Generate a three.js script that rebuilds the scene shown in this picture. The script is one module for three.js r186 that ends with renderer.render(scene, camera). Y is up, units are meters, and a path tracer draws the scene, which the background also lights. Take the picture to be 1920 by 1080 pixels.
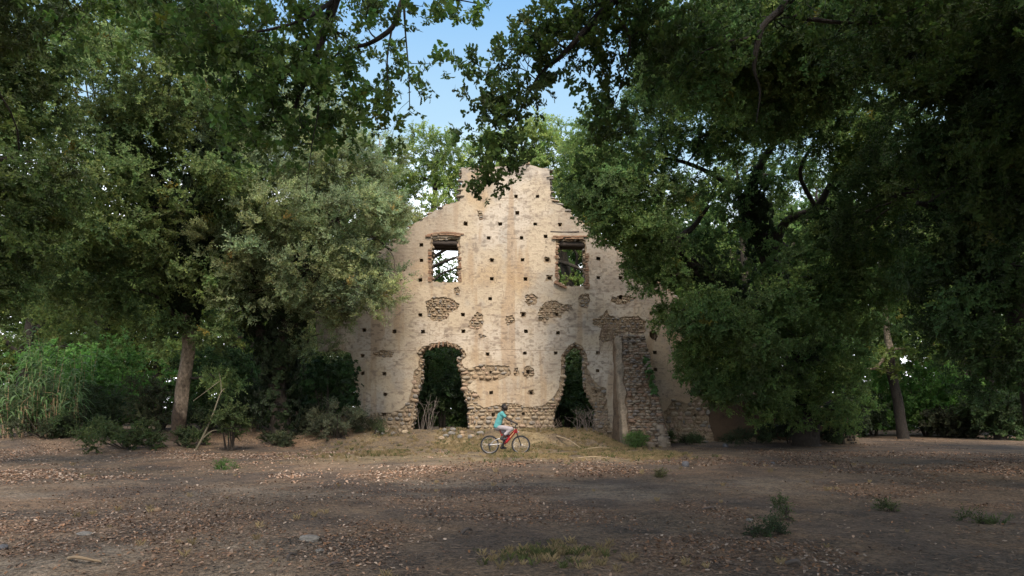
import * as THREE from 'three';
import { mergeGeometries } from 'three/addons/utils/BufferGeometryUtils.js';

// ---------------------------------------------------------------- camera, sky, sun, exposure
const V = (x, y, z) => new THREE.Vector3(x, y, z);
const scene = new THREE.Scene();
const FOCAL = 1229, HORIZON = 769, EYE = 1.6;                 // of the 1920 x 1080 frame
const camera = new THREE.PerspectiveCamera(2 * Math.atan(540 / FOCAL) * 180 / Math.PI, 1920 / 1080, 0.1, 3000);
camera.position.set(0, EYE, 0);
camera.lookAt(0, EYE, -10);
camera.setViewOffset(1920, 1080, 0, 540 - HORIZON, 1920, 1080);
camera.updateProjectionMatrix();
const renderer = new THREE.WebGLRenderer({ antialias: true });
renderer.setSize(1024, 576);
renderer.toneMapping = THREE.LinearToneMapping;
renderer.toneMappingExposure = 2.6;
renderer.shadowMap.enabled = true;

const SUN_DIR = V(0.08, 0.8, 0.59).normalize();
const sun = new THREE.DirectionalLight(0xfff1e0, 2.7);
sun.position.copy(SUN_DIR.clone().multiplyScalar(80)).add(V(0, 0, -22));
sun.target.position.set(0, 0, -22);
sun.castShadow = true;
sun.shadow.radius = 45;
sun.shadow.mapSize.set(2048, 2048);
Object.assign(sun.shadow.camera, { left: -45, right: 45, top: 45, bottom: -45, near: 1, far: 200 });
scene.add(sun, sun.target);

// ---------------------------------------------------------------- random numbers and noise
function rng(seed) {
  let a = seed >>> 0;
  return () => { a = (a + 0x6d2b79f5) | 0; let t = Math.imul(a ^ (a >>> 15), 1 | a); t = (t + Math.imul(t ^ (t >>> 7), 61 | t)) ^ t; return ((t ^ (t >>> 14)) >>> 0) / 4294967296; };
}
function hash3(x, y, z) { let h = Math.imul(x, 374761393) ^ Math.imul(y, 668265263) ^ Math.imul(z, 2147483629); h = Math.imul(h ^ (h >>> 13), 1274126177); return ((h ^ (h >>> 16)) >>> 0) / 4294967296; }
const sm = (t) => t * t * (3 - 2 * t), mix = (a, b, t) => a + (b - a) * t, clamp = (x, a = 0, b = 1) => Math.min(b, Math.max(a, x));
const step = (a, b, x) => sm(clamp((x - a) / (b - a)));
function noise(x, y, z = 0) {
  const i = Math.floor(x), j = Math.floor(y), k = Math.floor(z), u = sm(x - i), v = sm(y - j);
  const f = (k) => mix(mix(hash3(i, j, k), hash3(i + 1, j, k), u), mix(hash3(i, j + 1, k), hash3(i + 1, j + 1, k), u), v);
  return z === k ? f(k) : mix(f(k), f(k + 1), sm(z - k));
}
function fbm(x, y, z = 0, o = 4) { let s = 0, a = 0.5, n = 0; for (let i = 0; i < o; i++) { s += a * noise(x, y, z + i * 17); n += a; a *= 0.5; x *= 2.03; y *= 2.03; } return s / n; }

{ // the sky: blue above, white broken cloud low down and in patches
  const w = 1024, h = 512, data = new Float32Array(w * h * 4);
  for (let j = 0; j < h; j++) for (let i = 0; i < w; i++) {
    const el = ((j + 0.5) / h - 0.5) * Math.PI, az = ((i + 0.5) / w - 0.5) * 2 * Math.PI;
    const y = Math.sin(el), c = Math.cos(el), x = c * Math.cos(az), z = c * Math.sin(az);
    const t = clamp(y), q1 = step(0.36, 0.62, t), q2 = step(0.5, 1, t);
    const blue = [[0.205, 0.085, 0.05], [0.305, 0.2, 0.13], [0.385, 0.37, 0.31]].map(([a, b, c]) => mix(mix(a, b, q1), c, q2));
    const s = 2.2 / (0.35 + Math.max(y, 0)), n = fbm(x * s + 23.8, z * s + 42.5, 3, 5), n2 = fbm(x * 3 + 7, z * 3 + y * 6, 9, 4);
    let cl = step(0.5, 0.66, n) * step(0.44, 0.56, y);
    cl = Math.max(cl, step(0.37, 0.2, y + (n2 - 0.5) * 0.14));
    const white = [1.25, 1.28, 1.33], o = (j * w + i) * 4;
    for (let k = 0; k < 3; k++) data[o + k] = y < 0 ? [0.12, 0.12, 0.09][k] : mix(blue[k], white[k], cl);
    data[o + 3] = 1;
  }
  const sky = new THREE.DataTexture(data, w, h, THREE.RGBAFormat, THREE.FloatType);
  sky.mapping = THREE.EquirectangularReflectionMapping; sky.magFilter = sky.minFilter = THREE.LinearFilter; sky.wrapS = THREE.RepeatWrapping; sky.needsUpdate = true;
  scene.background = sky; scene.environment = sky;
}

// ---------------------------------------------------------------- helpers
const at = (px, py, d) => V((px - 960) * d / FOCAL, EYE + (HORIZON - py) * d / FOCAL, -d);   // a point at a distance, read off the photograph
const used = {};
function numbered(n) { const k = used[n] = (used[n] ?? -1) + 1; return k ? `${n}_${String(k).padStart(3, '0')}` : n; }
function mesh(name, geometry, material, parent, kind) {
  const m = new THREE.Mesh(geometry, material); m.name = parent ? name : numbered(name); m.castShadow = m.receiveShadow = true;
  if (kind) m.userData.kind = kind;
  (parent || scene).add(m); return m;
}
function tag(o, label, category, group) { Object.assign(o.userData, { label, category }); if (group) o.userData.group = group; return o; }
function thing(name, p, label, category, group) { const g = new THREE.Group(); g.name = numbered(name); g.position.copy(p); scene.add(g); return tag(g, label, category, group); }
const std = (color, o = {}) => new THREE.MeshStandardMaterial({ color: new THREE.Color().setRGB(...color), roughness: 0.9, ...o });
function clean(gs) { return gs.map((g) => { const n = g.index ? g.toNonIndexed() : g; for (const k of Object.keys(n.attributes)) if (!['position', 'normal', 'uv'].includes(k)) n.deleteAttribute(k); if (!n.attributes.uv) n.setAttribute('uv', new THREE.Float32BufferAttribute(new Float32Array(n.attributes.position.count * 2), 2)); return n; }); }
const merge = (gs) => mergeGeometries(clean(gs));
function dataTex(w, h, f, srgb, repeat = true) {
  const d = new Uint8Array(w * h * 4);
  for (let j = 0; j < h; j++) for (let i = 0; i < w; i++) { const c = f(i / w, j / h), o = (j * w + i) * 4; for (let k = 0; k < 3; k++) { let v = clamp(c[k]); if (srgb) v = v <= 0.0031308 ? v * 12.92 : 1.055 * Math.pow(v, 1 / 2.4) - 0.055; d[o + k] = v * 255 + 0.5; } d[o + 3] = 255; }
  const t = new THREE.DataTexture(d, w, h); t.magFilter = THREE.LinearFilter; t.minFilter = THREE.LinearMipmapLinearFilter; t.generateMipmaps = true;
  if (repeat) t.wrapS = t.wrapT = THREE.RepeatWrapping; if (srgb) t.colorSpace = THREE.SRGBColorSpace; t.needsUpdate = true; return t;
}
function wrapNoise(u, v, f, z, o = 4) { let s = 0, a = 0.5, n = 0; for (let i = 0; i < o; i++) { s += a * tileNoise(u * f, v * f, f, z + i * 13); n += a; a *= 0.55; f *= 2; } return s / n; }
function tileNoise(x, y, p, z) { const i = Math.floor(x), j = Math.floor(y), u = sm(x - i), v = sm(y - j), m = (a) => ((a % p) + p) % p; return mix(mix(hash3(m(i), m(j), z), hash3(m(i + 1), m(j), z), u), mix(hash3(m(i), m(j + 1), z), hash3(m(i + 1), m(j + 1), z), u), v); }

// a tapered, slightly knotty tube through [Vector3, radius] pairs
function tube(pts, sides = 7, seg = 3, knot = 0.12, seed = 1, cap = true) {
  const c = new THREE.CatmullRomCurve3(pts.map((p) => p[0]), false, 'centripetal'), n = Math.max(1, (pts.length - 1) * seg), pos = [], uv = [], idx = [];
  let nor = null, len = 0, last = null;
  for (let i = 0; i <= n; i++) {
    const t = i / n, p = c.getPoint(t), tan = c.getTangent(t), f = t * (pts.length - 1), k = Math.min(pts.length - 2, Math.floor(f)), r0 = mix(pts[k][1], pts[k + 1][1], f - k);
    if (last) len += p.distanceTo(last); last = p;
    if (!nor) nor = Math.abs(tan.y) > 0.9 ? V(1, 0, 0) : V(0, 1, 0);
    nor.addScaledVector(tan, -nor.dot(tan)).normalize();
    const bin = tan.clone().cross(nor);
    for (let s = 0; s <= sides; s++) {
      const a = (s % sides) / sides * Math.PI * 2, r = r0 * (1 + knot * (noise(seed * 7.3 + Math.cos(a) * 1.5 + 5, Math.sin(a) * 1.5 + 9, len * 1.1 / Math.max(r0, 0.08) * 0.4) - 0.5) * 2);
      pos.push(p.x + (nor.x * Math.cos(a) + bin.x * Math.sin(a)) * r, p.y + (nor.y * Math.cos(a) + bin.y * Math.sin(a)) * r, p.z + (nor.z * Math.cos(a) + bin.z * Math.sin(a)) * r);
      uv.push(s / sides * Math.max(0.2, Math.round(2 * Math.PI * pts[0][1] * 2) / 2), len);
    }
  }
  for (let i = 0; i < n; i++) for (let s = 0; s < sides; s++) { const a = i * (sides + 1) + s, b = a + sides + 1; idx.push(a, a + 1, b, b, a + 1, b + 1); }
  if (cap) { const e = pos.length / 3, p = c.getPoint(1); pos.push(p.x, p.y, p.z); uv.push(0, len); for (let s = 0; s < sides; s++) idx.push(n * (sides + 1) + s, n * (sides + 1) + s + 1, e); }
  const g = new THREE.BufferGeometry();
  g.setAttribute('position', new THREE.Float32BufferAttribute(pos, 3)); g.setAttribute('uv', new THREE.Float32BufferAttribute(uv, 2)); g.setIndex(idx); g.computeVertexNormals();
  return g;
}
// a lumpy stone about one metre across
function stoneShape(seed, flat = 0.3, w = 7, h = 5) {
  const g = new THREE.SphereGeometry(0.5, w, h), p = g.attributes.position;
  for (let i = 0; i < p.count; i++) {
    const v = V(p.getX(i), p.getY(i), p.getZ(i)), u = v.clone().normalize();
    const q = Math.max(Math.abs(u.x), Math.abs(u.y), Math.abs(u.z));                 // squarer than a ball
    v.multiplyScalar(mix(1, 1 / q, flat) * (0.82 + 0.34 * noise(u.x * 1.7 + seed * 9.1, u.y * 1.7 + 4, u.z * 1.7 + 7)));
    p.setXYZ(i, v.x, v.y, v.z);
  }
  g.computeVertexNormals();
  // close the seam of the normals
  const n = g.attributes.normal; for (let j = 0; j <= h; j++) { const a = j * (w + 1), b = a + w; for (const f of ['X', 'Y', 'Z']) { const m = (n['get' + f](a) + n['get' + f](b)) / 2; n['set' + f](a, m); n['set' + f](b, m); } }
  return g;
}

// ---------------------------------------------------------------- ground
function gh(x, z) {
  const d = -z, wallish = step(26.6, 30.2, d) * step(5.2, 3.4, x) * step(-19, -11, x);
  let h = wallish * 0.72 * mix(1, 0.45, step(31, 34, d));
  h += step(-9, -17, x) * step(22, 30, d) * 0.55;                                    // bank under the canes
  h += step(6, 10, x) * step(28.5, 31, d) * step(17, 14.5, x) * 0.1;
  h += (fbm(x * 0.22, z * 0.22, 2, 3) - 0.5) * 0.14 * step(6, 11, d) + (fbm(x * 1.3, z * 1.3, 5, 3) - 0.5) * 0.07;
  return h;
}
const zonePale = (x, z) => { // bare pale dirt
  const d = -z, n = fbm(x * 0.55, z * 0.9, 21, 4), band = 13.2 + 0.06 * x + (fbm(x * 0.3, 3, 4, 2) - 0.5) * 2.2;
  const track = step(2.1, 0.5, Math.abs(d - band)) * step(9, 4, x) * step(0.36, 0.64, n);
  const near = step(-1.5, -3.2, x) * step(9.4, 7.4, d) * step(0.42, 0.6, n);
  const far = step(6, 2.5, Math.abs(d - 22)) * step(7, 2, x) * step(-8, -3, x) * 0.55 * step(0.35, 0.6, n);
  return clamp(Math.max(track * 0.9, near, far));
};
const zoneLitter = (x, z) => { // dead leaves
  const d = -z, n = fbm(x * 0.4 + 9, z * 0.4, 31, 4), m = fbm(x * 1.6, z * 1.6, 33, 3);
  const left = step(-2.5, -5.5, x) * step(14.3, 16.5, d) * step(26.5, 23, d) * 1.35;
  const mid = step(14.5, 17, d) * step(27, 24, d) * step(-6, -3, x) * 0.6;
  const right = step(1, 3.5, x) * step(16.5, 12, d) * 0.75;
  const front = step(11.5, 8.5, d) * 0.6;
  const strip = step(9, 12, x) * step(29, 31, d) * step(39, 37, d) * 1.3;
  const foot = step(26, 28, d) * step(31, 29.5, d) * step(-4, -6.5, x) * 0.8;
  return clamp(Math.max(0.2, left, mid, right, front, strip, foot) * (0.08 + 1.8 * step(0.42, 0.62, n)) * (0.5 + m), 0, 2) * (1 - 0.75 * zonePale(x, z));
};
const zoneGrass = (x, z) => { const d = -z; return step(19.5, 24, d) * step(30.9, 29.6, d) * step(7.5, 4.5, x) * step(-9, -4, x) * (0.15 + 1.1 * step(0.4, 0.62, fbm(x * 0.7, z * 0.7, 41, 3))); };

const groundTex = dataTex(1024, 1024, (u, v) => {
  const a = wrapNoise(u, v, 6, 1, 5), b = wrapNoise(u, v, 64, 7, 3), c = wrapNoise(u, v, 160, 11, 2), peb = step(0.68, 0.76, wrapNoise(u, v, 90, 19, 2));
  let l = 0.52 + 0.6 * (a - 0.5) + 0.85 * (b - 0.5) + 0.75 * (c - 0.5);
  const o = step(0.56, 0.7, wrapNoise(u, v, 40, 23, 3)) * 0.4;
  return [mix(l * 1.02, 0.82, peb * 0.5) + o * 0.1, mix(l, 0.8, peb * 0.5), mix(l * 0.97, 0.76, peb * 0.5) - o * 0.1];
}, true);
const groundBump = dataTex(1024, 1024, (u, v) => { const l = 0.35 * wrapNoise(u, v, 12, 2, 4) + 0.4 * wrapNoise(u, v, 56, 3, 3) + 0.35 * wrapNoise(u, v, 170, 5, 2); return [l, l, l]; });
{
  const xs = [], zs = [], pos = [], uv = [], col = [], idx = [];
  for (let i = -150; i <= 150; i++) { const s = i / 150; xs.push(Math.sign(s) * (24 * Math.abs(s) + 380 * Math.pow(Math.abs(s), 9))); }
  for (let j = 0; j <= 260; j++) { const t = j / 260; zs.push(12 - 54 * t - 420 * Math.pow(t, 14) + 0); }
  for (const z of zs) for (const x of xs) {
    pos.push(x, gh(x, z), z); uv.push(x / 3.2, z / 3.2);
    const p = zonePale(x, z), g = zoneGrass(x, z), n = fbm(x * 0.8, z * 0.8, 51, 4), o = fbm(x * 0.5, z * 0.9, 61, 4), l = clamp(zoneLitter(x, z));
    let c = [0.205, 0.143, 0.09];
    const to = (k, t) => { c = c.map((v, i) => mix(v, k[i], clamp(t))); };
    to([0.24, 0.155, 0.095], step(0.42, 0.66, o) * 0.8); to([0.27, 0.17, 0.105], l * 0.35); to([0.105, 0.078, 0.06], step(0.56, 0.34, n) * 0.75); to([0.32, 0.26, 0.195], p * 0.75); to([0.31, 0.24, 0.13], step(18, 23, -z) * step(8, 4, x) * step(-9, -5, x) * (0.35 + 0.65 * step(0.35, 0.6, n)));
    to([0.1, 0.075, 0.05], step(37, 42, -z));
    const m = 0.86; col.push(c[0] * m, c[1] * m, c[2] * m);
  }
  const W = xs.length; for (let j = 0; j < zs.length - 1; j++) for (let i = 0; i < W - 1; i++) { const a = j * W + i; idx.push(a, a + 1, a + W, a + W, a + 1, a + W + 1); }
  const g = new THREE.BufferGeometry(); g.setAttribute('position', new THREE.Float32BufferAttribute(pos, 3)); g.setAttribute('uv', new THREE.Float32BufferAttribute(uv, 2)); g.setAttribute('color', new THREE.Float32BufferAttribute(col, 3)); g.setIndex(idx); g.computeVertexNormals();
  if (g.attributes.normal.getY(5000) < 0) { for (let i = 0; i < idx.length; i += 3) [idx[i], idx[i + 1]] = [idx[i + 1], idx[i]]; g.setIndex(idx); g.computeVertexNormals(); }
  mesh('ground', g, new THREE.MeshStandardMaterial({ map: groundTex, bumpMap: groundBump, bumpScale: 0.06, vertexColors: true, roughness: 0.97 }), null, 'structure');
}

// ---------------------------------------------------------------- the ruined wall
const WD = 31, WS = WD / FOCAL;                              // distance and metres per pixel of the wall's face
const wx = (px) => (px - 960) * WS, wy = (py) => EYE + (HORIZON - py) * WS;
const R = rng(11);
function ragged(list, amp, stepLen, seed, closed = true) {   // a worn edge through the given points
  const out = [], n = list.length;
  for (let i = 0; i < (closed ? n : n - 1); i++) {
    const a = list[i], b = list[(i + 1) % n], L = Math.hypot(b[0] - a[0], b[1] - a[1]), k = Math.max(1, Math.round(L / stepLen));
    for (let j = 0; j < k; j++) { const t = j / k, x = mix(a[0], b[0], t), y = mix(a[1], b[1], t), q = j ? 1 : 0.5; out.push([x + (noise(x * 0.3 + seed, y * 0.3) - 0.5) * 2 * amp * q, y + (noise(x * 0.3 + 50, y * 0.3 + seed) - 0.5) * 2 * amp * q]); }
  }
  if (!closed) out.push(list[n - 1]);
  return out;
}
const toPath = (list, P = THREE.Path) => new P(list.map(([x, y]) => new THREE.Vector2(wx(x), wy(y))));
const leftEdge = [[668, 778], [670, 745], [664, 705], [658, 662], [640, 656], [596, 657], [588, 576], [640, 532], [700, 482], [735, 452], [775, 421], [800, 404], [835, 384], [862, 377]];
const topEdge = [[866, 315], [900, 309], [940, 312], [985, 307], [1030, 316]];
const rightEdge = [[1033, 371], [1048, 381], [1080, 408], [1110, 432], [1150, 463], [1200, 503], [1250, 542], [1300, 582], [1332, 602], [1336, 650], [1326, 738], [1400, 742], [1480, 750], [1560, 768], [1606, 792]];
const coreOutline = [[536, 852], [540, 772], [600, 766], ...ragged([...leftEdge, ...topEdge, ...rightEdge], 2, 6, 3, false), [1616, 852]];
const doorL = [[768, 812], [775, 790], [778, 750], [789, 715], [790, 690], [791, 673], [786, 664], [794, 654], [811, 647], [836, 645], [853, 649], [866, 659], [870, 667], [859, 672], [861, 690], [866, 702], [869, 721], [875, 752], [881, 764], [878, 782], [882, 812]];
const doorR = [[1035, 812], [1037, 789], [1038, 771], [1049, 749], [1056, 727], [1058, 690], [1057, 668], [1069, 652], [1079, 646], [1090, 654], [1097, 667], [1096, 690], [1098, 724], [1108, 749], [1120, 767], [1117, 788], [1124, 812]];
const winL = [[811, 450], [858, 447], [860, 470], [859, 505], [861, 528], [845, 531], [826, 530], [809, 528], [808, 500], [810, 475]];
const winR = [[1045, 451], [1085, 448], [1096, 455], [1097, 490], [1099, 520], [1098, 537], [1060, 538], [1047, 529], [1046, 500]];
const holes = [[873, 419], [938, 420], [916, 446], [790, 459], [790, 488], [922, 487.5], [788, 525], [922, 522.5], [919, 560], [967.5, 368], [1008, 368], [970, 399], [1003.6, 420], [1050, 421], [978, 446], [1023, 443], [980, 487], [1026, 487], [1122, 485], [985.5, 523], [1030, 521], [1122, 520.5], [1163.6, 521], [1037, 558], [1118, 558], [1164, 557], [788, 590.6], [868, 590], [913, 590], [683, 619], [739.4, 621.5], [793, 622], [868.6, 621], [916, 622.5], [680, 667], [914, 664], [680, 700], [721, 701], [921, 698], [679, 740], [722.5, 739.5], [921, 736], [720, 776.7], [925, 777], [981, 590], [1044, 589], [1108, 588], [1161, 587], [1221, 587], [986, 621], [1046, 624], [1119.7, 624], [984, 662], [1042, 662], [1121, 661.7], [1228, 661], [990, 697.5], [1041, 698], [1120.6, 695], [1228.6, 693], [995.6, 736.4], [1117.5, 734.4], [981, 776], [1297, 743], [1360, 779], [1303, 779], [1358, 765], [640, 585], [613, 596], [700, 540], [735, 566], [898, 372]];
const holeShapes = holes.map(([x, y], i) => { const s = 2.7 + R() * 1.0, t = 2.8 + R() * 1.1, j = () => (R() - 0.5) * 1.3; return [[x - s + j(), y - t + j()], [x + j(), y - t + j()], [x + s + j(), y - t + j()], [x + s + j(), y + j()], [x + s + j(), y + t + j()], [x - s + j(), y + t + j()]]; });
const bigHole = [[1218, 622], [1224, 618], [1231, 622], [1234, 631], [1230, 639], [1222, 636], [1218, 630]];
// where the render has fallen off and the rubble masonry shows
const patches = [
  [[797, 566], [812, 557], [832, 556], [852, 562], [862, 570], [856, 582], [842, 588], [838, 599], [820, 602], [806, 598], [800, 584]],
  [[852, 539], [860, 538], [862, 545], [860, 553], [853, 553], [851, 546]],
  [[884, 598], [896, 584], [906, 592], [908, 604], [900, 616], [890, 618], [878, 613]],
  [[986, 553], [1000, 550], [1008, 558], [1004, 570], [992, 574], [985, 565]],
  [[1010, 580], [1022, 566], [1044, 563], [1052, 569], [1072, 572], [1076, 580], [1058, 584], [1050, 596], [1030, 596], [1022, 606], [1008, 602]],
  [[1088, 552], [1104, 550], [1108, 562], [1100, 578], [1086, 574], [1084, 562]],
  [[1130, 592], [1137, 580], [1142, 590], [1156, 597], [1168, 594], [1196, 592], [1212, 602], [1211, 622], [1196, 626], [1176, 622], [1160, 634], [1132, 642], [1122, 636], [1128, 616], [1110, 608], [1112, 598]],
  [[1148, 556], [1176, 552], [1192, 560], [1180, 568], [1158, 572], [1146, 566]],
  [[698, 660], [722, 656], [738, 660], [734, 670], [716, 670], [702, 668]], [[982, 690], [994, 685], [1001, 694], [1000, 706], [988, 710], [979, 702]],
  [[894, 395], [900, 393], [905, 402], [906, 411], [900, 412], [896, 405]], [[898, 626], [912, 630], [908, 634], [898, 632]],
  [[948, 594], [962, 590], [966, 602], [956, 610], [948, 606]], [[963, 690], [972, 688], [974, 702], [965, 706]],
];
const crosses = (l) => { const o = (a, b, c) => (b[0] - a[0]) * (c[1] - a[1]) - (b[1] - a[1]) * (c[0] - a[0]), n = l.length; for (let i = 0; i < n; i++) for (let j = i + 2; j < n; j++) { if (i === 0 && j === n - 1) continue; const a = l[i], b = l[i + 1], c = l[j], d = l[(j + 1) % n]; if (o(a, b, c) * o(a, b, d) < 0 && o(c, d, a) * o(c, d, b) < 0) return true; } return false; };
const worn = (p, amp, st, seed) => { for (let a = amp; a > 0.1; a *= 0.75) { const l = ragged(p, a, st, seed); if (!crosses(l)) return l; } return p; };
const patchPaths = patches.map((p, i) => worn(p, 2.3, 3.2, 20 + i));
const plasterBottom = [[668, 778], [690, 777], [704, 774], [735, 773], [750, 768], [760, 760], [766, 752], [770, 735], [775, 720], [775, 697], [784, 690], [787, 672], [781, 662], [791, 650], [811, 643], [838, 641], [857, 645], [870, 655], [875, 668], [866, 676], [870, 689], [886, 690], [901, 684], [930, 685], [955, 686], [958, 701], [938, 713], [912, 716], [890, 713], [876, 724], [880, 732], [894, 736], [900, 746], [893, 755], [907, 765], [930, 760], [950, 755], [970, 757], [985, 764], [1005, 762], [1022, 759], [1040, 741], [1048, 726], [1053, 690], [1052, 667], [1066, 648], [1079, 641], [1093, 650], [1101, 667], [1101, 690], [1110, 708], [1121, 722], [1135, 727], [1139, 760], [1143, 800], [1166, 815], [1240, 815], [1246, 772], [1262, 748], [1290, 757], [1318, 741]];

const WALL_BOX = [-11.5, -1, 17.5, 14.2];                     // x0 y0 x1 y1 of the plaster's own texture
const isNear = (x, y, list, r) => { let m = 1e9; for (const [a, b] of list) m = Math.min(m, Math.hypot(wx(a) - x, wy(b) - y)); return m < r; };
function plasterAt(u, v) {
  const x = mix(WALL_BOX[0], WALL_BOX[2], u), y = mix(WALL_BOX[1], WALL_BOX[3], v);
  const a = fbm(x * 0.45, y * 0.6, 71, 4), b = fbm(x * 1.7, y * 2.6, 72, 4), c = fbm(x * 9, y * 14, 73, 3), s = fbm(x * 2.6, y * 0.35, 74, 4), f = noise(x * 36, y * 40, 75);
  let k = [0.55, 0.44, 0.3]; const to = (q, t) => { k = k.map((w, i) => mix(w, q[i], clamp(t))); };
  to([0.6, 0.51, 0.4], step(0.48, 0.7, a) * 0.7); to([0.5, 0.355, 0.2], step(0.52, 0.72, fbm(x * 0.5 + 9, y * 0.5, 76, 4)) * 0.75);
  to([0.47, 0.29, 0.14], step(5.2, 8.5, x) * 0.55);
  to([0.33, 0.25, 0.175], step(0.52, 0.78, b) * 0.4); to([0.36, 0.33, 0.28], step(0.56, 0.72, fbm(x * 1.1 + 30, y * 0.9, 82, 4)) * 0.4);
  const top = step(11.4, 12.9, y + (s - 0.5) * 3); to([0.3, 0.25, 0.2], top * (0.45 + 0.55 * step(0.42, 0.6, b)) * 0.9);
  to([0.4, 0.26, 0.14], step(0.54, 0.72, s) * 0.55); { const cr = Math.abs(fbm(x * 0.9, y * 0.55, 84, 5) - 0.5); to([0.15, 0.11, 0.08], step(0.0045, 0.001, cr) * step(0.5, 0.6, noise(x * 0.6, y * 0.6, 85)) * 0.7); }                                // rain streaks
  const edge = Math.abs(x + 0.25) * 0.78 + y; to([0.33, 0.28, 0.22], step(10.9, 12.2, edge + (b - 0.5) * 1.6) * step(1.8, 3, Math.abs(x + 0.25)) * 0.6);
  to([0.27, 0.2, 0.135], step(0.58, 0.7, c) * 0.5); to([0.16, 0.12, 0.085], step(0.74, 0.8, noise(x * 7, y * 11, 83)) * step(0.42, 0.6, a) * 0.45); to([0.24, 0.18, 0.13], step(0.72, 0.8, noise(x * 6, y * 9, 78)) * step(0.5, 0.65, b) * 0.6);
  to([0.3, 0.21, 0.13], step(2.6, 0.7, y + (b - 0.5) * 1.6) * 0.35);
  const ln = y + 0.05 * (noise(x * 0.8, 1, 79) - 0.5); let crack = 0;
  for (const q of [wy(373), wy(657)]) crack = Math.max(crack, step(0.035, 0.008, Math.abs(ln - q)) * step(0.42, 0.6, noise(x * 0.9, q, 80)));
  const m = ((ln * 3.1) % 1 + 1) % 1, course = step(0.1, 0.02, Math.min(m, 1 - m)) * step(0.45, 0.7, b) * 0.5;
  const g = 0.8 * (0.84 + 0.2 * c + 0.16 * f); k = [k[0] * g * 0.98, k[1] * g * 1.005, k[2] * g * 1.06]; to([0.2, 0.14, 0.09], crack * 0.4 + course * 0.3);
  return { k, h: 0.5 + 0.5 * (b - 0.5) + 0.35 * (c - 0.5) + 0.12 * (f - 0.5) - crack * 0.2 - course * 0.2 };
}
const plasterCache = {}; // both maps from one pass
{ const w = 2048, h = 1080; plasterCache.w = w; plasterCache.h = h; plasterCache.d = []; for (let j = 0; j < h; j++) for (let i = 0; i < w; i++) plasterCache.d.push(plasterAt((i + 0.5) / w, (j + 0.5) / h)); }
const pick = (u, v) => plasterCache.d[Math.round(v * plasterCache.h) * plasterCache.w + Math.round(u * plasterCache.w)];
const plasterMap = dataTex(2048, 1080, (u, v) => pick(u, v).k, true, false), plasterBump = dataTex(2048, 1080, (u, v) => { const h = pick(u, v).h; return [h, h, h]; }, false, false);
plasterCache.d = null;
const plasterMat = new THREE.MeshStandardMaterial({ map: plasterMap, bumpMap: plasterBump, bumpScale: 0.032, roughness: 0.95 });
const wallUV = (g) => { const p = g.attributes.position, u = g.attributes.uv; for (let i = 0; i < p.count; i++) u.setXY(i, (p.getX(i) - WALL_BOX[0]) / (WALL_BOX[2] - WALL_BOX[0]), (p.getY(i) - WALL_BOX[1]) / (WALL_BOX[3] - WALL_BOX[1])); return g; };
const stoneGrain = dataTex(256, 256, (u, v) => { const l = 0.55 + 0.5 * (wrapNoise(u, v, 8, 61, 4) - 0.5) + 0.5 * (wrapNoise(u, v, 40, 63, 3) - 0.5); return [l * 1.5, l * 1.5, l * 1.5]; }, true);
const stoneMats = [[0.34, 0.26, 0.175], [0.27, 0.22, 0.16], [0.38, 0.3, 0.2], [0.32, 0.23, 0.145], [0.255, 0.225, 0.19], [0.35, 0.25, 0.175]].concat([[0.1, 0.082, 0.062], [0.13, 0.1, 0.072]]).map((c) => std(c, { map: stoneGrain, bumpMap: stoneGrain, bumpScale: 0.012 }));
const brickMats = [[0.3, 0.17, 0.1], [0.24, 0.14, 0.085], [0.33, 0.21, 0.13], [0.29, 0.2, 0.13]].map((c) => std(c, { map: stoneGrain, bumpMap: stoneGrain, bumpScale: 0.008 }));
const mortarMat = std([0.52, 0.4, 0.27], { map: groundTex, bumpMap: groundBump, bumpScale: 0.05 });
const COBBLE = [1, 2, 3, 4, 5, 6].map((s) => stoneShape(s, 0.28));
const inside = (x, y, poly) => { let c = false; for (let i = 0, j = poly.length - 1; i < poly.length; j = i++) { const [a, b] = poly[i], [p, q] = poly[j]; if ((b > y) !== (q > y) && x < (p - a) * (y - b) / (q - b) + a) c = !c; } return c; };

const wall = thing('ruined_wall', V(0, 0, -WD), 'tall tan ruined gable wall with two windows, two ragged doorways and rows of small square holes', 'ruined wall');
const front = new THREE.Shape(coreOutline.map(([x, y]) => new THREE.Vector2(wx(x), wy(y)))), rear = front.clone();
const rag = (p, s) => worn(p, 1.6, 5, s);
const openings = [rag(doorL, 90), rag(doorR, 91), rag(winL, 92), rag(winR, 93)];
for (const o of openings) { front.holes.push(toPath(o)); rear.holes.push(toPath(o)); }
for (const h of [...holeShapes, bigHole]) front.holes.push(toPath(h));
const coreFront = new THREE.ExtrudeGeometry(front, { depth: 0.34, bevelEnabled: false }).translate(0, 0, -0.388);
const coreRear = new THREE.ExtrudeGeometry(rear, { depth: 0.35, bevelEnabled: false }).translate(0, 0, -0.743);
mesh('masonry', mergeGeometries([coreFront, coreRear]), mortarMat, wall);
const skinTop = ragged([...leftEdge, ...topEdge, ...rightEdge.slice(0, 11)], 2, 6, 3, false);
const skinPx = [...ragged([...plasterBottom].reverse(), 1.5, 4, 33, false).slice(1, -1), ...skinTop.map(([x, y]) => [x, y + 0.9])];
if (crosses(skinPx)) console.log('plaster outline crosses itself');
const skin = new THREE.Shape(skinPx.map(([x, y]) => new THREE.Vector2(wx(x), wy(y))));
const outlinePx = [...[...plasterBottom].reverse(), ...leftEdge, ...topEdge, ...rightEdge.slice(0, 11)];
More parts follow.
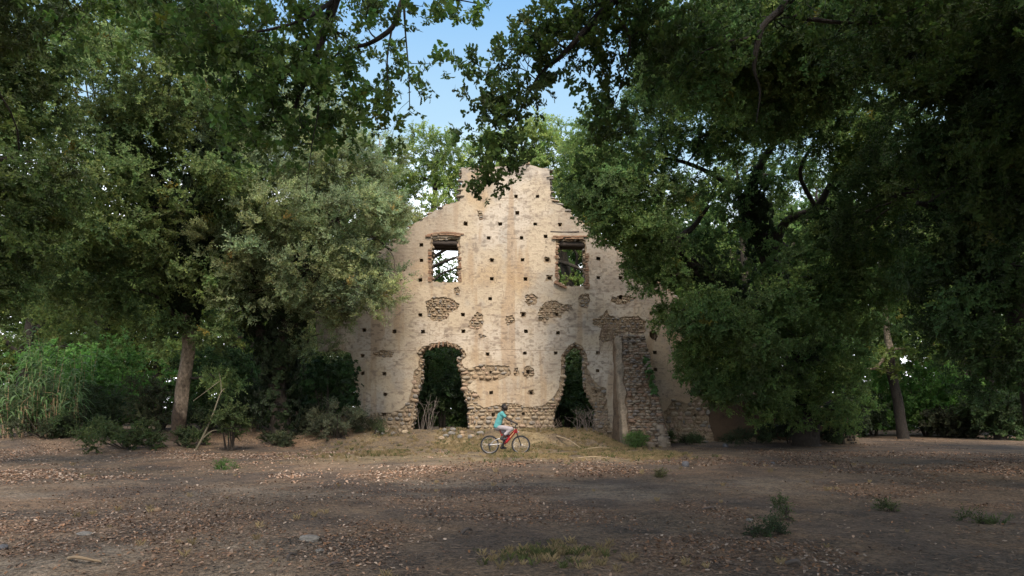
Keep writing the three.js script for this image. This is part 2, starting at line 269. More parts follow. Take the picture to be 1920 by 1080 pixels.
const segDist = (x, y, l) => { let m = 1e9; for (let i = 0, j = l.length - 1; i < l.length; j = i++) { const [a, b] = l[j], [c, d] = l[i], t = clamp(((x - a) * (c - a) + (y - b) * (d - b)) / ((c - a) ** 2 + (d - b) ** 2 + 1e-9)); m = Math.min(m, Math.hypot(x - a - (c - a) * t, y - b - (d - b) * t)); } return m; };
const clear = (i) => { const [x, y] = holes[i]; return inside(x, y, outlinePx) && segDist(x, y, outlinePx) > 11 && !patches.some((p) => inside(x, y, p) || segDist(x, y, p) < 12) && ![winL, winR].some((p) => inside(x, y, p) || segDist(x, y, p) < 14); };
const crumble = (i) => { const [x, y] = holes[i], big = R() < 0.14 ? 1.2 + R() * 0.5 : 0.88 + R() * 0.2, n = 12, out = []; for (let k = 0; k < n; k++) { const a = -k / n * 2 * Math.PI + 0.262, q = 3.7 * big * (big > 1.1 ? 0.75 + 0.5 * R() : 0.88 + 0.22 * R()) / Math.max(Math.abs(Math.cos(a)), Math.abs(Math.sin(a))); out.push([x + Math.cos(a) * q + (big > 1.4 ? (R() - 0.5) * 2 : 0), y + Math.sin(a) * q * 0.9]); } return out; };
for (const h of [...openings.slice(2).map((o, i) => { const cx = i ? 1072 : 834, cy = i ? 493 : 490; return worn((i ? winR : winL).map(([x, y]) => [cx + (x - cx) * 1.12, cy + (y - cy) * 1.04 - 2]), 1.6, 5, 41 + i); }), ...holeShapes.map((h, i) => i).filter(clear).map(crumble), ...patchPaths, bigHole]) skin.holes.push(toPath(h));
mesh('plaster', wallUV(new THREE.ExtrudeGeometry(skin, { depth: 0.042, bevelEnabled: false }).translate(0, 0, -0.044)), plasterMat, wall);
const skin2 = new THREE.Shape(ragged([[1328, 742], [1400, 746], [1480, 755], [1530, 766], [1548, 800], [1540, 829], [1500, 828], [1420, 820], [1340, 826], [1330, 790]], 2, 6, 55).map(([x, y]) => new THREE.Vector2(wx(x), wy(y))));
mesh('plaster', wallUV(new THREE.ExtrudeGeometry(skin2, { depth: 0.04, bevelEnabled: false }).translate(0, 0, -0.043)), new THREE.MeshStandardMaterial({ color: new THREE.Color().setRGB(0.24, 0.21, 0.185), map: plasterMap, bumpMap: plasterBump, bumpScale: 0.05, roughness: 0.95 }), wall);  // low wall: same plaster, its colour darkened to stand in for tree shade

// cobbles: in courses wherever the masonry is bare
const cobbles = [];
function lay(poly, skipIn, row0 = 0.2, wide = 0.3, seed = 1, proud = 0) {
  const r = rng(seed), ys = poly.map((p) => p[1]), xs = poly.map((p) => p[0]), y1 = wy(Math.min(...ys)), y0 = wy(Math.max(...ys)), x0 = wx(Math.min(...xs)), x1 = wx(Math.max(...xs));
  for (let y = y0; y < y1;) {
    const h = row0 * (0.7 + 0.6 * r());
    for (let x = x0 + (r() - 0.5) * wide; x < x1;) {
      const w = wide * (r() < 0.25 ? 0.45 : 0.6 + 1.0 * r()), cx = x + w / 2, cy = y + h / 2 + (r() - 0.5) * h * 0.35, px = 960 + cx / WS, py = HORIZON - (cy - EYE) / WS;
      x += w;
      if (!inside(px, py, poly) || skipIn.some((s) => inside(px, py, s))) continue;
      if (holeShapes.some((q, i) => Math.hypot(holes[i][0] - px, holes[i][1] - py) < 6)) continue;
      cobbles.push({ x: cx, y: cy, z: -0.095 + proud + (r() - 0.5) * 0.06, w: w * (0.85 + 0.2 * r()), h: h * (0.85 + 0.25 * r()), d: 0.2 + 0.08 * r(), r: (r() - 0.5) * 0.4, k: Math.floor(r() * 6), m: Math.floor(r() * 6) });
    }
    y += h;
  }
}
const openHoles = [doorL, doorR, winL, winR];
lay([[540, 774], [600, 768], [668, 776], [700, 776], [735, 774], [752, 769], [767, 752], [775, 722], [775, 700], [784, 692], [788, 740], [776, 760], [776, 812], [540, 822]], openHoles, 0.19, 0.3, 5);
lay([[864, 690], [886, 691], [901, 685], [930, 686], [955, 687], [957, 700], [938, 712], [912, 715], [890, 712], [876, 724], [880, 732], [894, 737], [900, 746], [893, 755], [907, 766], [930, 761], [950, 756], [970, 758], [985, 765], [1005, 763], [1022, 760], [1040, 742], [1048, 727], [1053, 700], [1060, 700], [1052, 760], [1040, 815], [878, 815]], openHoles, 0.17, 0.27, 6);
lay([[1098, 690], [1110, 709], [1121, 723], [1134, 728], [1140, 762], [1144, 812], [1112, 812], [1120, 768]], openHoles, 0.13, 0.24, 7);
lay([[775, 690], [786, 692], [790, 672], [784, 662], [793, 651], [811, 644], [838, 642], [857, 646], [871, 656], [875, 668], [864, 676], [866, 690], [856, 690], [856, 660], [792, 660], [796, 700]], openHoles, 0.13, 0.17, 8);
lay([[1053, 690], [1052, 667], [1066, 648], [1079, 642], [1093, 650], [1101, 667], [1102, 692], [1094, 692], [1090, 660], [1064, 660], [1062, 692]], openHoles, 0.12, 0.16, 9);
patches.forEach((p, i) => lay(p, openHoles, 0.115, 0.2, 100 + i, -0.012));
lay([[1246, 776], [1262, 750], [1290, 759], [1320, 742], [1332, 745], [1332, 830], [1246, 832]], openHoles, 0.2, 0.3, 12);
lay([[1560, 775], [1606, 795], [1614, 846], [1330, 846], [1340, 828], [1500, 830], [1590, 832]], openHoles, 0.16, 0.26, 13);
cobbles.forEach((c) => { if (c.x > wx(1545)) c.m = 6 + (c.k % 2); });  // stones at the low wall end get dark colours to imitate shade
{ // the broken crest of the wall: stones lying along its top
  const r = rng(77), crest = [...leftEdge.slice(6), ...topEdge, ...rightEdge];
  for (let i = 0; i < crest.length - 1; i++) { const [a, b] = crest[i], [c, d] = crest[i + 1], L = Math.hypot(c - a, d - b), n = Math.round(L / 3.5); for (let j = 0; j < n; j++) { const t = (j + r()) / n; cobbles.push({ x: wx(mix(a, c, t)), y: wy(mix(b, d, t)) - 0.03 + 0.05 * r(), z: -0.02 - r() * 0.6, w: 0.2 + 0.25 * r(), h: 0.07 + 0.08 * r(), d: 0.25, r: (r() - 0.5) * 0.5, k: Math.floor(r() * 6), m: [1, 3, 4][Math.floor(r() * 3)] }); } }
  // worn jambs of doors and windows, deep into the wall
  for (const [o, big] of [[doorL, 1], [doorR, 1], [winL, 0], [winR, 0]]) for (let i = 0; i < o.length - (big ? 1 : 0); i++) { const [a, b] = o[i], [c, d] = o[(i + 1) % o.length], L = Math.hypot(c - a, d - b), n = Math.max(1, Math.round(L / (big ? 7 : 6))); for (let j = 0; j < n; j++) for (const z of [-0.2, -0.45]) { const t = (j + r()) / n; if (!big && r() < 0.35) continue; cobbles.push({ x: wx(mix(a, c, t)), y: wy(mix(b, d, t)), z: z + 0.15 * (r() - 0.5), w: 0.14 + 0.12 * r(), h: 0.12 + 0.08 * r(), d: 0.26, r: (r() - 0.5) * 0.6, k: Math.floor(r() * 6), m: Math.floor(r() * 6) }); } }
}
cobbles.sort((a, b) => b.w * b.h - a.w * a.h);
const M4 = (x, y, z, rx, ry, rz, sx, sy, sz) => new THREE.Matrix4().compose(V(x, y, z), new THREE.Quaternion().setFromEuler(new THREE.Euler(rx, ry, rz)), V(sx, sy, sz));
const small = stoneMats.map(() => []);
cobbles.forEach((c, i) => {
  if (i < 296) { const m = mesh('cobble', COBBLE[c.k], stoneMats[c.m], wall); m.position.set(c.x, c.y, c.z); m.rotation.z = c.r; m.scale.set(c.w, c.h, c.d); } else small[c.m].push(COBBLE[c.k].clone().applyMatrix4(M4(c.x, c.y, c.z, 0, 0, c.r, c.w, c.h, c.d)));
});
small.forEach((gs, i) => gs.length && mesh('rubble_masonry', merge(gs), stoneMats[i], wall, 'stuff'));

// bricks round the windows, over the arches, and old timber lintels
function brickShape(seed) { const g = new THREE.BoxGeometry(1, 1, 1, 2, 2, 2), p = g.attributes.position; for (let i = 0; i < p.count; i++) { const x = p.getX(i), y = p.getY(i), z = p.getZ(i); p.setXYZ(i, x * 0.97 + (noise(x * 3 + seed, y * 3, z * 3) - 0.5) * 0.14, y * 0.95 + (noise(x * 3, y * 3 + seed, z * 3) - 0.5) * 0.22, z + (noise(x * 3, y * 3, z * 3 + seed) - 0.5) * 0.14); } g.computeVertexNormals(); return g; }
const BRICK = [1, 2, 3].map(brickShape);
{
  const r = rng(5), brick = (px, py, rot = 0, w = 0.24, h = 0.065, z = -0.13, d = 0.3) => { const m = mesh('brick', BRICK[Math.floor(r() * 3)], brickMats[Math.floor(r() * 4)], wall); m.position.set(wx(px) + (r() - 0.5) * 0.03, wy(py), z + (r() - 0.5) * 0.05); m.rotation.z = rot + (r() - 0.5) * 0.12; m.scale.set(w * (0.75 + 0.45 * r()), h, d); };
  for (let y = 468; y < 528; y += 3.1) { brick(806, y, 0, 0.17); if (r() < 0.7) brick(862.5, y, 0, 0.15); if (r() < 0.7) brick(1043.5, y, 0, 0.15); if (r() < 0.8) brick(1101, y + 8, 0, 0.18); }
  for (let x = 803; x < 866; x += 6.4) { if (r() < 0.8) brick(x, 443 - 3.4 * Math.sin((x - 803) / 63 * Math.PI), 0, 0.25, 0.07, -0.08); brick(x + 3, 440 - 4 * Math.sin((x - 803) / 63 * Math.PI), 0, 0.25, 0.06, -0.1); }
  for (let x = 1038; x < 1098; x += 6.4) { if (r() < 0.75) brick(x, 447, 0, 0.25, 0.07, -0.09); brick(x + 3, 443.5, 0, 0.25, 0.06, -0.1); }
  for (let k = 0; k < 6; k++) brick(1044 + k * 2.6, 531 + k * 1.4, -0.3, 0.26, 0.1, -0.1, 0.4);
  for (let k = 0; k < 7; k++) brick(1098 + r() * 8, 528 + r() * 12, 0, 0.2, 0.08, -0.1);
  for (const [a, b] of [[808, 656], [815, 652], [823, 650], [831, 649], [839, 649], [847, 651], [855, 655]]) brick(a, b - 4, (831 - a) * -0.03 + 1.57, 0.26, 0.07, -0.15, 0.4);
}
const timber = std([0.055, 0.042, 0.034], { bumpMap: stoneGrain, bumpScale: 0.02 });
const beam = (px0, px1, py, z, r, s) => mesh('lintel_beam', tube([[V(wx(px0), wy(py) + 0.02, z), r], [V(wx((px0 + px1) / 2), wy(py), z), r * 0.94], [V(wx(px1), wy(py) - 0.02, z), r * 1.04]], 9, 3, 0.1, s), timber, wall);
beam(803, 865, 454, -0.2, 0.13, 1); beam(804, 864, 456, -0.42, 0.14, 2); beam(803, 865, 455, -0.64, 0.13, 3); beam(806, 862, 461, -0.62, 0.08, 7);
beam(1038, 1104, 456, -0.22, 0.14, 4); beam(1040, 1103, 457, -0.45, 0.15, 5); beam(1040, 1104, 457, -0.66, 0.13, 6);
mesh('lintel_crack_beam', tube([[V(wx(1032), wy(434), -0.03), 0.05], [V(wx(1060), wy(435), -0.035), 0.045], [V(wx(1086), wy(434.5), -0.03), 0.05]], 6, 3, 0.2, 9), timber, wall);

// the buttress leaning against the wall
{
  const b = thing('buttress', V(4.78, 0, -31), 'sloping stone buttress with pale plastered edge, beside the narrow doorway of the tan wall', 'buttress');
  const T = 4.98, topZ = 0.62, botZ = 2.85, tw = 1.36, bw = 2.1, prof = (t) => ({ z: mix(botZ, topZ, t) + 0.1 * Math.sin(t * 9) * (1 - t), w: mix(bw, tw, t), y: mix(-0.3, T, t) });
  const pos = [], uv = [], idx = [], NU = 26;
  for (let i = 0; i <= NU; i++) { const q = prof(i / NU); for (const [x, z] of [[0, -0.05], [0.02, q.z * 0.5], [0.03, q.z], [q.w * 0.5, q.z + 0.02], [q.w, q.z], [q.w, q.z * 0.5], [q.w, -0.05]]) { pos.push(x + (noise(i * 0.7, x * 3 + z * 2) - 0.5) * 0.06, q.y, z > 0 ? z + (noise(i * 0.9, x * 3, 5) - 0.5) * 0.07 : z); uv.push((x + z) / 3, q.y / 3); } }
  for (let i = 0; i < NU; i++) for (let k = 0; k < 6; k++) { const a = i * 7 + k, c = a + 7; idx.push(a, a + 1, c, c, a + 1, c + 1); }
  const t0 = NU * 7; for (let k = 1; k < 6; k++) idx.push(t0, t0 + k, t0 + k + 1);
  const g = new THREE.BufferGeometry(); g.setAttribute('position', new THREE.Float32BufferAttribute(pos, 3)); g.setAttribute('uv', new THREE.Float32BufferAttribute(uv, 2)); g.setIndex(idx); g.computeVertexNormals();
  mesh('core', g, std([0.26, 0.18, 0.115], { map: groundTex, bumpMap: groundBump, bumpScale: 0.06 }), b);
  // pale plaster left on the near edge
  const pp = [], pu = [], pi = []; for (let i = 0; i <= NU; i++) { const q = prof(i / NU), wv = 0.26 + (noise(i * 0.8, 4) - 0.5) * 0.12; for (const [x, z] of [[-0.015, q.z * 0.72], [-0.02, q.z + 0.03], [0.03, q.z + 0.06], [wv, q.z + 0.055], [wv + 0.01, q.z - 0.02]]) { pp.push(x + (noise(i * 1.1, x * 5 + 3) - 0.5) * 0.09, q.y, z + (noise(i * 0.7, x * 4 + 9) - 0.5) * 0.08); pu.push((x + z) * 0.5, q.y * 0.5); } }
  for (let i = 0; i < NU; i++) for (let k = 0; k < 4; k++) { const a = i * 5 + k, c = a + 5; pi.push(a, a + 1, c, c, a + 1, c + 1); }
  const pg = new THREE.BufferGeometry(); pg.setAttribute('position', new THREE.Float32BufferAttribute(pp, 3)); pg.setAttribute('uv', new THREE.Float32BufferAttribute(pu, 2)); pg.setIndex(pi); pg.computeVertexNormals();
  mesh('plaster_edge', pg, std([0.29, 0.225, 0.155], { map: stoneGrain, bumpMap: groundBump, bumpScale: 0.06 }), b);
  const r = rng(19); let n = 0, mats = [[0.22, 0.175, 0.13], [0.19, 0.16, 0.135], [0.25, 0.185, 0.13], [0.23, 0.145, 0.095], [0.27, 0.22, 0.16]].map((c) => std(c, { map: stoneGrain, bumpMap: stoneGrain, bumpScale: 0.015 }));
  for (let y = 0; y < T - 0.05;) {
    const h = 0.075 + 0.075 * r(), q = prof((y + h / 2 + 0.3) / (T + 0.3));
    for (let x = 0.24 + r() * 0.14; x < q.w - 0.05;) { const w = 0.15 + 0.27 * r() * r() + 0.05; if (r() < 0.88) { const m = mesh('stone', COBBLE[n++ % 6], mats[Math.floor(r() * 5)], b); m.position.set(Math.min(x + w / 2, q.w - 0.1), y + h / 2, q.z - 0.02 + (r() - 0.5) * 0.13); m.rotation.set(-0.3 + (r() - 0.5) * 0.4, (r() - 0.5) * 0.5, (r() - 0.5) * 0.35); m.scale.set(w * 1.05, h * (0.95 + 0.4 * r()), 0.26); } x += w; }
    y += h;
  }
  for (let k = 0; k < 14; k++) { const m = mesh('stone', COBBLE[k % 6], mats[k % 5], b); m.position.set(mix(0.15, 1.2, r()), T + 0.0 + r() * 0.08, mix(0.1, 0.6, r())); m.scale.set(0.3, 0.14, 0.25); m.rotation.y = r() * 3; }
  // blocks at the foot of the outer corner
  for (const [x, y, z, sx, sy, sz] of [[1.74, 0.2, 2.66, 0.5, 0.6, 0.45], [1.7, 0.72, 2.42, 0.42, 0.5, 0.45], [1.15, 0.08, 2.86, 0.42, 0.3, 0.4]]) { const m = mesh('corner_block', stoneShape(x * 3, 0.6, 9, 7), mats[0], b); m.position.set(x, y, z); m.scale.set(sx, sy, sz); }
}

// ---------------------------------------------------------------- leaves and sprigs
function leafGeo(out, base, dir, up, L, W, lobed, tint, fold = 0.25) {
  const side = dir.clone().cross(up).normalize(), nor = side.clone().cross(dir).normalize();
  const P = (t, s) => base.clone().addScaledVector(dir, L * t).addScaledVector(side, W * s).addScaledVector(nor, Math.abs(s) * W * fold - L * 0.22 * t * t);
  const tri = (a, b, c) => { for (const p of [a, b, c]) { out.pos.push(p.x, p.y, p.z); out.col.push(...tint); } };
  if (!lobed) { const a = P(0, 0), m = P(0.45, 0.5), n = P(0.45, -0.5), t = P(1, 0); tri(a, m, t); tri(a, t, n); return; }
  const st = lobed === 2 ? [[0, 0.02], [0.12, 0.1], [0.24, 0.34], [0.32, 0.2], [0.46, 0.5], [0.55, 0.28], [0.68, 0.5], [0.78, 0.3], [0.9, 0.26], [1, 0]] : [[0, 0.02], [0.2, 0.3], [0.45, 0.5], [0.75, 0.36], [1, 0]];
  for (let i = 0; i < st.length - 1; i++) for (const s of [1, -1]) { const a = P(st[i][0], 0), b = P(st[i + 1][0], 0), c = P(st[i][0], s * st[i][1]), d = P(st[i + 1][0], s * st[i + 1][1]); tri(a, c, d); tri(a, d, b); }
}
function sprig({ seed, shoots = 3, leaves = 12, len = 0.35, L = 0.07, W = 0.04, lobed = 0, droop = 0.2, vary = 0.3, twig = true, spread = 0.8 }) {
  const r = rng(seed), out = { pos: [], col: [] };
  for (let s = 0; s < shoots; s++) {
    const d = V((r() - 0.5) * 2 * spread, 0.75 + 0.4 * r(), (r() - 0.5) * 2 * spread).normalize(), p0 = V((r() - 0.5) * 0.1, 0, (r() - 0.5) * 0.1).multiplyScalar(len);
    const bend = V((r() - 0.5) * 0.6, -droop, (r() - 0.5) * 0.6), ln = len * (0.7 + 0.5 * r()), P = (t) => p0.clone().addScaledVector(d, ln * t).addScaledVector(bend, ln * t * t);
    if (twig) { const a = P(0), b = P(0.55), c = P(1), w = V(0.005, 0, 0.003); for (const [q, e] of [[a, b], [b, c]]) for (const tr of [[q, e, q.clone().add(w)]]) for (const k of tr) { out.pos.push(k.x, k.y, k.z); out.col.push(0.7, 0.5, 0.4); } }
    for (let i = 0; i < leaves; i++) {
      const t = (i + 0.6 + r() * 0.4) / leaves, az = i * 2.4 + r(), o = V(Math.cos(az), 0.25 + 0.5 * r(), Math.sin(az)), dir = o.multiplyScalar(0.9).addScaledVector(d, 0.6).add(V(0, -droop * 0.9, 0)).normalize();
      const up = V((r() - 0.5) * 1.2, 1, (r() - 0.5) * 1.2).normalize(), k = 1 + (r() - 0.5) * 2 * vary, y = 1 + (r() - 0.5) * 0.3;
      const sz = 0.7 + 0.55 * r(); leafGeo(out, P(t), dir, up, L * sz, W * sz, lobed, [k * y, k, k * (1 + (r() - 0.5) * 0.35)], 0.1 + 0.4 * r());
    }
  }
  const g = new THREE.BufferGeometry(); g.setAttribute('position', new THREE.Float32BufferAttribute(out.pos, 3)); g.setAttribute('color', new THREE.Float32BufferAttribute(out.col, 3)); g.computeVertexNormals(); return g;
}
const kinds = {
  oakNear: [1, 2, 3].map((s) => sprig({ seed: s, shoots: 2, leaves: 8, len: 0.25, L: 0.077, W: 0.052, lobed: 2, droop: 0.35 })),
  oak: [11, 12, 13].map((s) => sprig({ seed: s, shoots: 4, leaves: 12, len: 0.42, L: 0.088, W: 0.056, droop: 0.25 })),
  olive: [21, 22, 23].map((s) => sprig({ seed: s, shoots: 5, leaves: 13, len: 0.42, L: 0.07, W: 0.032, droop: 0.15, vary: 0.4 })),
  shrub: [31, 32, 33].map((s) => sprig({ seed: s, shoots: 4, leaves: 9, len: 0.34, L: 0.1, W: 0.058, lobed: 1, droop: 0.3 })),
  weed: [41, 42].map((s) => sprig({ seed: s, shoots: 5, leaves: 9, len: 0.22, L: 0.05, W: 0.02, droop: 0.1 })),
  ivy: [51, 52].map((s) => sprig({ seed: s, shoots: 3, leaves: 10, len: 0.3, L: 0.085, W: 0.075, lobed: 1, droop: 0.6, spread: 1.2 })),
};
const leafMats = new Map();
const leafMat = (c, rough = 1, through = 0.55) => { const k = c.join(); if (!leafMats.has(k)) leafMats.set(k, new THREE.MeshPhysicalMaterial({ color: new THREE.Color().setRGB(...c), vertexColors: true, roughness: rough, specularIntensity: 0.3, transmission: through, thickness: 0, side: THREE.DoubleSide })); return leafMats.get(k); };
const barkTex = dataTex(512, 512, (u, v) => { const f = wrapNoise(u, v * 0.999, 10, 81, 4), r = Math.abs(wrapNoise(u * 3 % 1, v, 8, 83, 4) - 0.5) * 2.4, l = 0.35 + 0.55 * r + 0.5 * (f - 0.5); return [l * 1.05, l, l * 0.93]; }, true);
const bark = std([0.085, 0.068, 0.052], { map: barkTex, bumpMap: barkTex, bumpScale: 0.05 }), barkPale = std([0.5, 0.42, 0.33], { map: barkTex, bumpMap: barkTex, bumpScale: 0.04 }), barkPeel = std([0.46, 0.385, 0.31], { map: barkTex, bumpMap: barkTex, bumpScale: 0.05, vertexColors: true }), barkBlack = std([0.045, 0.037, 0.03], { map: barkTex, bumpMap: barkTex, bumpScale: 0.04 });

// puts sprigs [matrix, tone] on three InstancedMeshes under a thing
let nSprigs = 0;
function foliage(name, list, kind, material, parent) {
  const G = kinds[kind], c = new THREE.Color();
  G.forEach((g, v) => {
    const part = list.filter((_, i) => i % G.length === v); if (!part.length) return;
    const im = new THREE.InstancedMesh(g, material, part.length); im.name = name; im.castShadow = im.receiveShadow = true; im.userData.kind = 'stuff';
    part.forEach(([m, t], i) => { im.setMatrixAt(i, m); im.setColorAt(i, c.setRGB(...t)); });
    parent.add(im);
  });
  nSprigs += list.length;
}
const Q = new THREE.Quaternion(), UPV = V(0, 1, 0);
function sprigMatrix(p, dir, r, s) { const q = new THREE.Quaternion().setFromUnitVectors(UPV, dir); q.multiply(Q.setFromAxisAngle(UPV, r() * 6.283)); return new THREE.Matrix4().compose(p, q, V(s, s, s)); }
const ball = (r) => { let v; do v = V(r() * 2 - 1, r() * 2 - 1, r() * 2 - 1); while (v.lengthSq() > 1); return v; };

// a tree: wood given as polylines [px, py, distance, radius], crown as blobs [px, py, distance, radius, density, flatness]
function makeTree(o) {
  const r = rng(o.seed), W3 = (q) => (Array.isArray(q[0]) ? V(...q[0]) : at(q[0], q[1], q[2]));
  const lines = o.wood.map((l) => l.map((q) => (Array.isArray(q[0]) ? [V(...q[0]), q[1]] : [at(q[0], q[1], q[2]), q[3]])));
  const base = V(lines[0][0][0].x, gh(lines[0][0][0].x, lines[0][0][0].z) - 0.05, lines[0][0][0].z);
  lines[0][0][0].y = base.y - 0.15;
  const t = thing(o.name, base, o.label, o.category || 'tree', o.group), local = (l) => l.map(([p, q]) => [p.clone().sub(base), q]);
  const trunk = local(lines[0]); if (!o.noFlare) { trunk.splice(1, 0, [trunk[0][0].clone().lerp(trunk[1][0], 0.12), trunk[0][1]]); trunk[0][1] *= 1.45; }
  const tg = tube(trunk, 14, o.peel ? 16 : 5, 0.16, o.seed);
  if (o.peel) { // dark old bark below, pale smooth bark above, with a torn edge
    const p = tg.attributes.position, c = []; for (let i = 0; i < p.count; i++) { const x = p.getX(i), y = p.getY(i), z = p.getZ(i), e = o.peel + (noise(x * 4 + 3, z * 4, y * 0.6) - 0.5) * 1.3 - x * 1.6, k = step(e - 0.06, e + 0.06, y), m = 0.8 + 0.4 * noise(x * 6, y * 1.5, z * 6), q = step(0.66, 0.72, noise(x * 3, y * 3.5, z * 3)) * 0.35; c.push(mix(0.2, 1 - q, k) * m, mix(0.165, 0.96 - q, k) * m, mix(0.14, 0.92 - q, k) * m); }
    tg.setAttribute('color', new THREE.Float32BufferAttribute(c, 3));
  }
  mesh('trunk', tg, o.peel ? barkPeel : o.bark || bark, t);
  lines.slice(1).forEach((l, i) => mesh('limb', tube(local(l), 8, 4, 0.16, o.seed + i + 1), o.limbBark || bark, t));
  const wood = []; for (const l of lines) for (let i = 0; i < l.length - 1; i++) for (let k = 0; k < 6; k++) wood.push([l[i][0].clone().lerp(l[i + 1][0], k / 6), mix(l[i][1], l[i + 1][1], k / 6)]);
  const list = [], twigs = [];
  for (const b of o.blobs) {
    const c = Array.isArray(b[0]) ? V(...b[0]) : at(b[0], b[1], b[2]), R0 = Array.isArray(b[0]) ? b[1] : b[3], dens = (Array.isArray(b[0]) ? b[2] : b[4]) ?? 1, flat = (Array.isArray(b[0]) ? b[3] : b[5]) ?? 0.75;
    let best = null, bd = 1e9; for (const w of wood) { const d = w[0].distanceTo(c) + Math.max(0, w[0].y - c.y) * 0.3; if (d < bd) { bd = d; best = w; } }
    const hub = c.clone().lerp(best[0], 0.25), rb = clamp(best[1] * 0.5, 0.012 * o.scale, 0.05 + 0.022 * R0);
    if (bd > 0.3) twigs.push(tube(local([[best[0], rb], [best[0].clone().lerp(hub, 0.5).add(ball(r).multiplyScalar(bd * 0.12)), rb * 0.75], [hub, rb * 0.5]]), 5, 3, 0.15, r() * 99));
    const cr = o.clump * (0.75 + 0.1 * R0), n = Math.max(2, Math.round(dens * 6.2 * Math.pow(R0 / cr, 2) * 0.33));
    for (let i = 0; i < n; i++) {
      const u = ball(r).normalize().multiplyScalar(R0 * (0.35 + 0.65 * Math.sqrt(r()))); u.y *= flat;
      const q = c.clone().add(u), rc = cr * (0.65 + 0.7 * r()), tone = 1 + (r() - 0.5) * 0.75, warm = 1 + (r() - 0.5) * 0.2;
      if (q.y < 0.4) continue;
      if (i % 2 === 0 || o.scale < 0.5) twigs.push(tube(local([[hub, rb * 0.4], [hub.clone().lerp(q, 0.55).add(ball(r).multiplyScalar(R0 * 0.13)), rb * 0.26 + 0.002], [q, 0.005]]), 4, 2, 0, r() * 99));
      const m = Math.round((o.perClump || 20) * (o.scale < 0.5 ? 0.8 : 1.3) * (0.7 + 0.6 * r()) * Math.pow(rc / o.clump, 1.3));
      for (let k = 0; k < m; k++) {
        const e = ball(r); const p = q.clone().add(V(e.x * rc, e.y * rc * 0.62, e.z * rc));
        const dir = e.clone().multiplyScalar(0.8).add(u.clone().multiplyScalar(0.5 / R0)).add(V(0, o.lift ?? 0.25, 0)).add(ball(r).multiplyScalar(0.5)).normalize();
        const tn = tone * (0.82 + 0.36 * r()), dead = r() < (o.dead || 0.004);
        list.push([sprigMatrix(p.sub(base), dir, r, (o.size || 1) * (o.scale < 0.5 ? 1 : 1.12) * (0.75 + 0.5 * r())), dead ? [1.7, 1.05, 0.7] : [tn * warm, tn, tn * (2 - warm) * 0.98]]);
      }
    }
  }
  if (twigs.length) mesh('branches', merge(twigs), o.limbBark || bark, t);
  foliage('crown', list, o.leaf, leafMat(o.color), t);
  if (o.ivy) { // ivy wrapped round part of the wood: [line, from, to, thickness]
    const iv = []; for (const [li, f0, f1, th, n] of o.ivy) for (let k = 0; k < n; k++) { const l = lines[li], f = mix(f0, f1, r()) * (l.length - 1), i = Math.min(l.length - 2, Math.floor(f)), c = l[i][0].clone().lerp(l[i + 1][0], f - i), d = ball(r).normalize(), rr = mix(l[i][1], l[i + 1][1], f - i) + th * (0.15 + 0.85 * r()) * (0.6 + 0.8 * noise(f * 3, li * 7 + Math.atan2(d.x, d.z))); const tn = 0.75 + 0.5 * r(); iv.push([sprigMatrix(c.add(d.clone().multiplyScalar(rr)).sub(base), d.add(V(0, -0.2, 0)).normalize(), r, 0.9 + 0.5 * r()), [tn, tn, tn]]); }
    foliage('ivy', iv, 'ivy', leafMat([0.032, 0.052, 0.018]), t);
  }
  return t;
}
function copyOf(src, p, turn, s, label) { const c = src.clone(); c.name = numbered(src.name.replace(/_\d+$/, '')); c.position.copy(p); c.rotation.y = turn; c.scale.setScalar(s); c.userData = { ...src.userData }; if (label) c.userData.label = label; scene.add(c); return c; }

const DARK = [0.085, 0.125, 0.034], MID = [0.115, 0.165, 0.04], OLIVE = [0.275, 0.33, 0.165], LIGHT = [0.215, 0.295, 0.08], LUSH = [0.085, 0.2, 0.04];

// --- the grey-green tree in front of the wall's left shoulder
makeTree({
  name: 'poplar_tree', label: 'grey-green small-leaved tree whose crown covers the left shoulder of the tan wall', seed: 201, leaf: 'olive', color: OLIVE, clump: 0.5, perClump: 9.5, scale: 1, lift: 0.3,
  wood: [[[528, 830, 28.5, 0.42], [520, 720, 28.5, 0.36], [535, 620, 28, 0.3], [560, 500, 28, 0.24], [590, 380, 27.5, 0.16], [610, 270, 27, 0.07]],
    [[522, 700, 28.5, 0.26], [480, 600, 28, 0.2], [470, 480, 27, 0.15], [490, 350, 26.5, 0.08]], [[545, 560, 28, 0.2], [610, 500, 27, 0.13], [680, 440, 26.5, 0.08], [735, 470, 26.3, 0.03]], [[535, 620, 28, 0.16], [590, 580, 27.5, 0.1], [660, 560, 27, 0.05]]],
  blobs: [[545, 250, 27, 2.3], [600, 310, 26.5, 2.2], [660, 330, 27, 1.9, 1], [700, 395, 26.6, 1.35, 1.1], [620, 400, 26, 2.0, 1.1], [690, 470, 26.4, 1.1, 1.1], [742, 400, 27, 0.7, 0.9], [660, 520, 26.2, 1.5, 1.1], [715, 540, 26.2, 0.85, 1], [745, 520, 26.4, 0.45, 1], [575, 500, 26.5, 2.0, 1.1], [510, 400, 26, 2.2], [640, 585, 26.6, 0.8, 1], [700, 588, 26.5, 0.55, 0.9], [600, 580, 27, 1.1, 1], [500, 540, 26.6, 1.8], [480, 300, 26, 2], [625, 240, 27.5, 1.4, 0.8], [715, 300, 28, 1.2, 0.8], [450, 470, 26, 1.7], [590, 640, 28, 0.8, 1]],
  ivy: [[0, 0.05, 0.75, 0.75, 800], [1, 0, 0.8, 0.6, 450]],
});
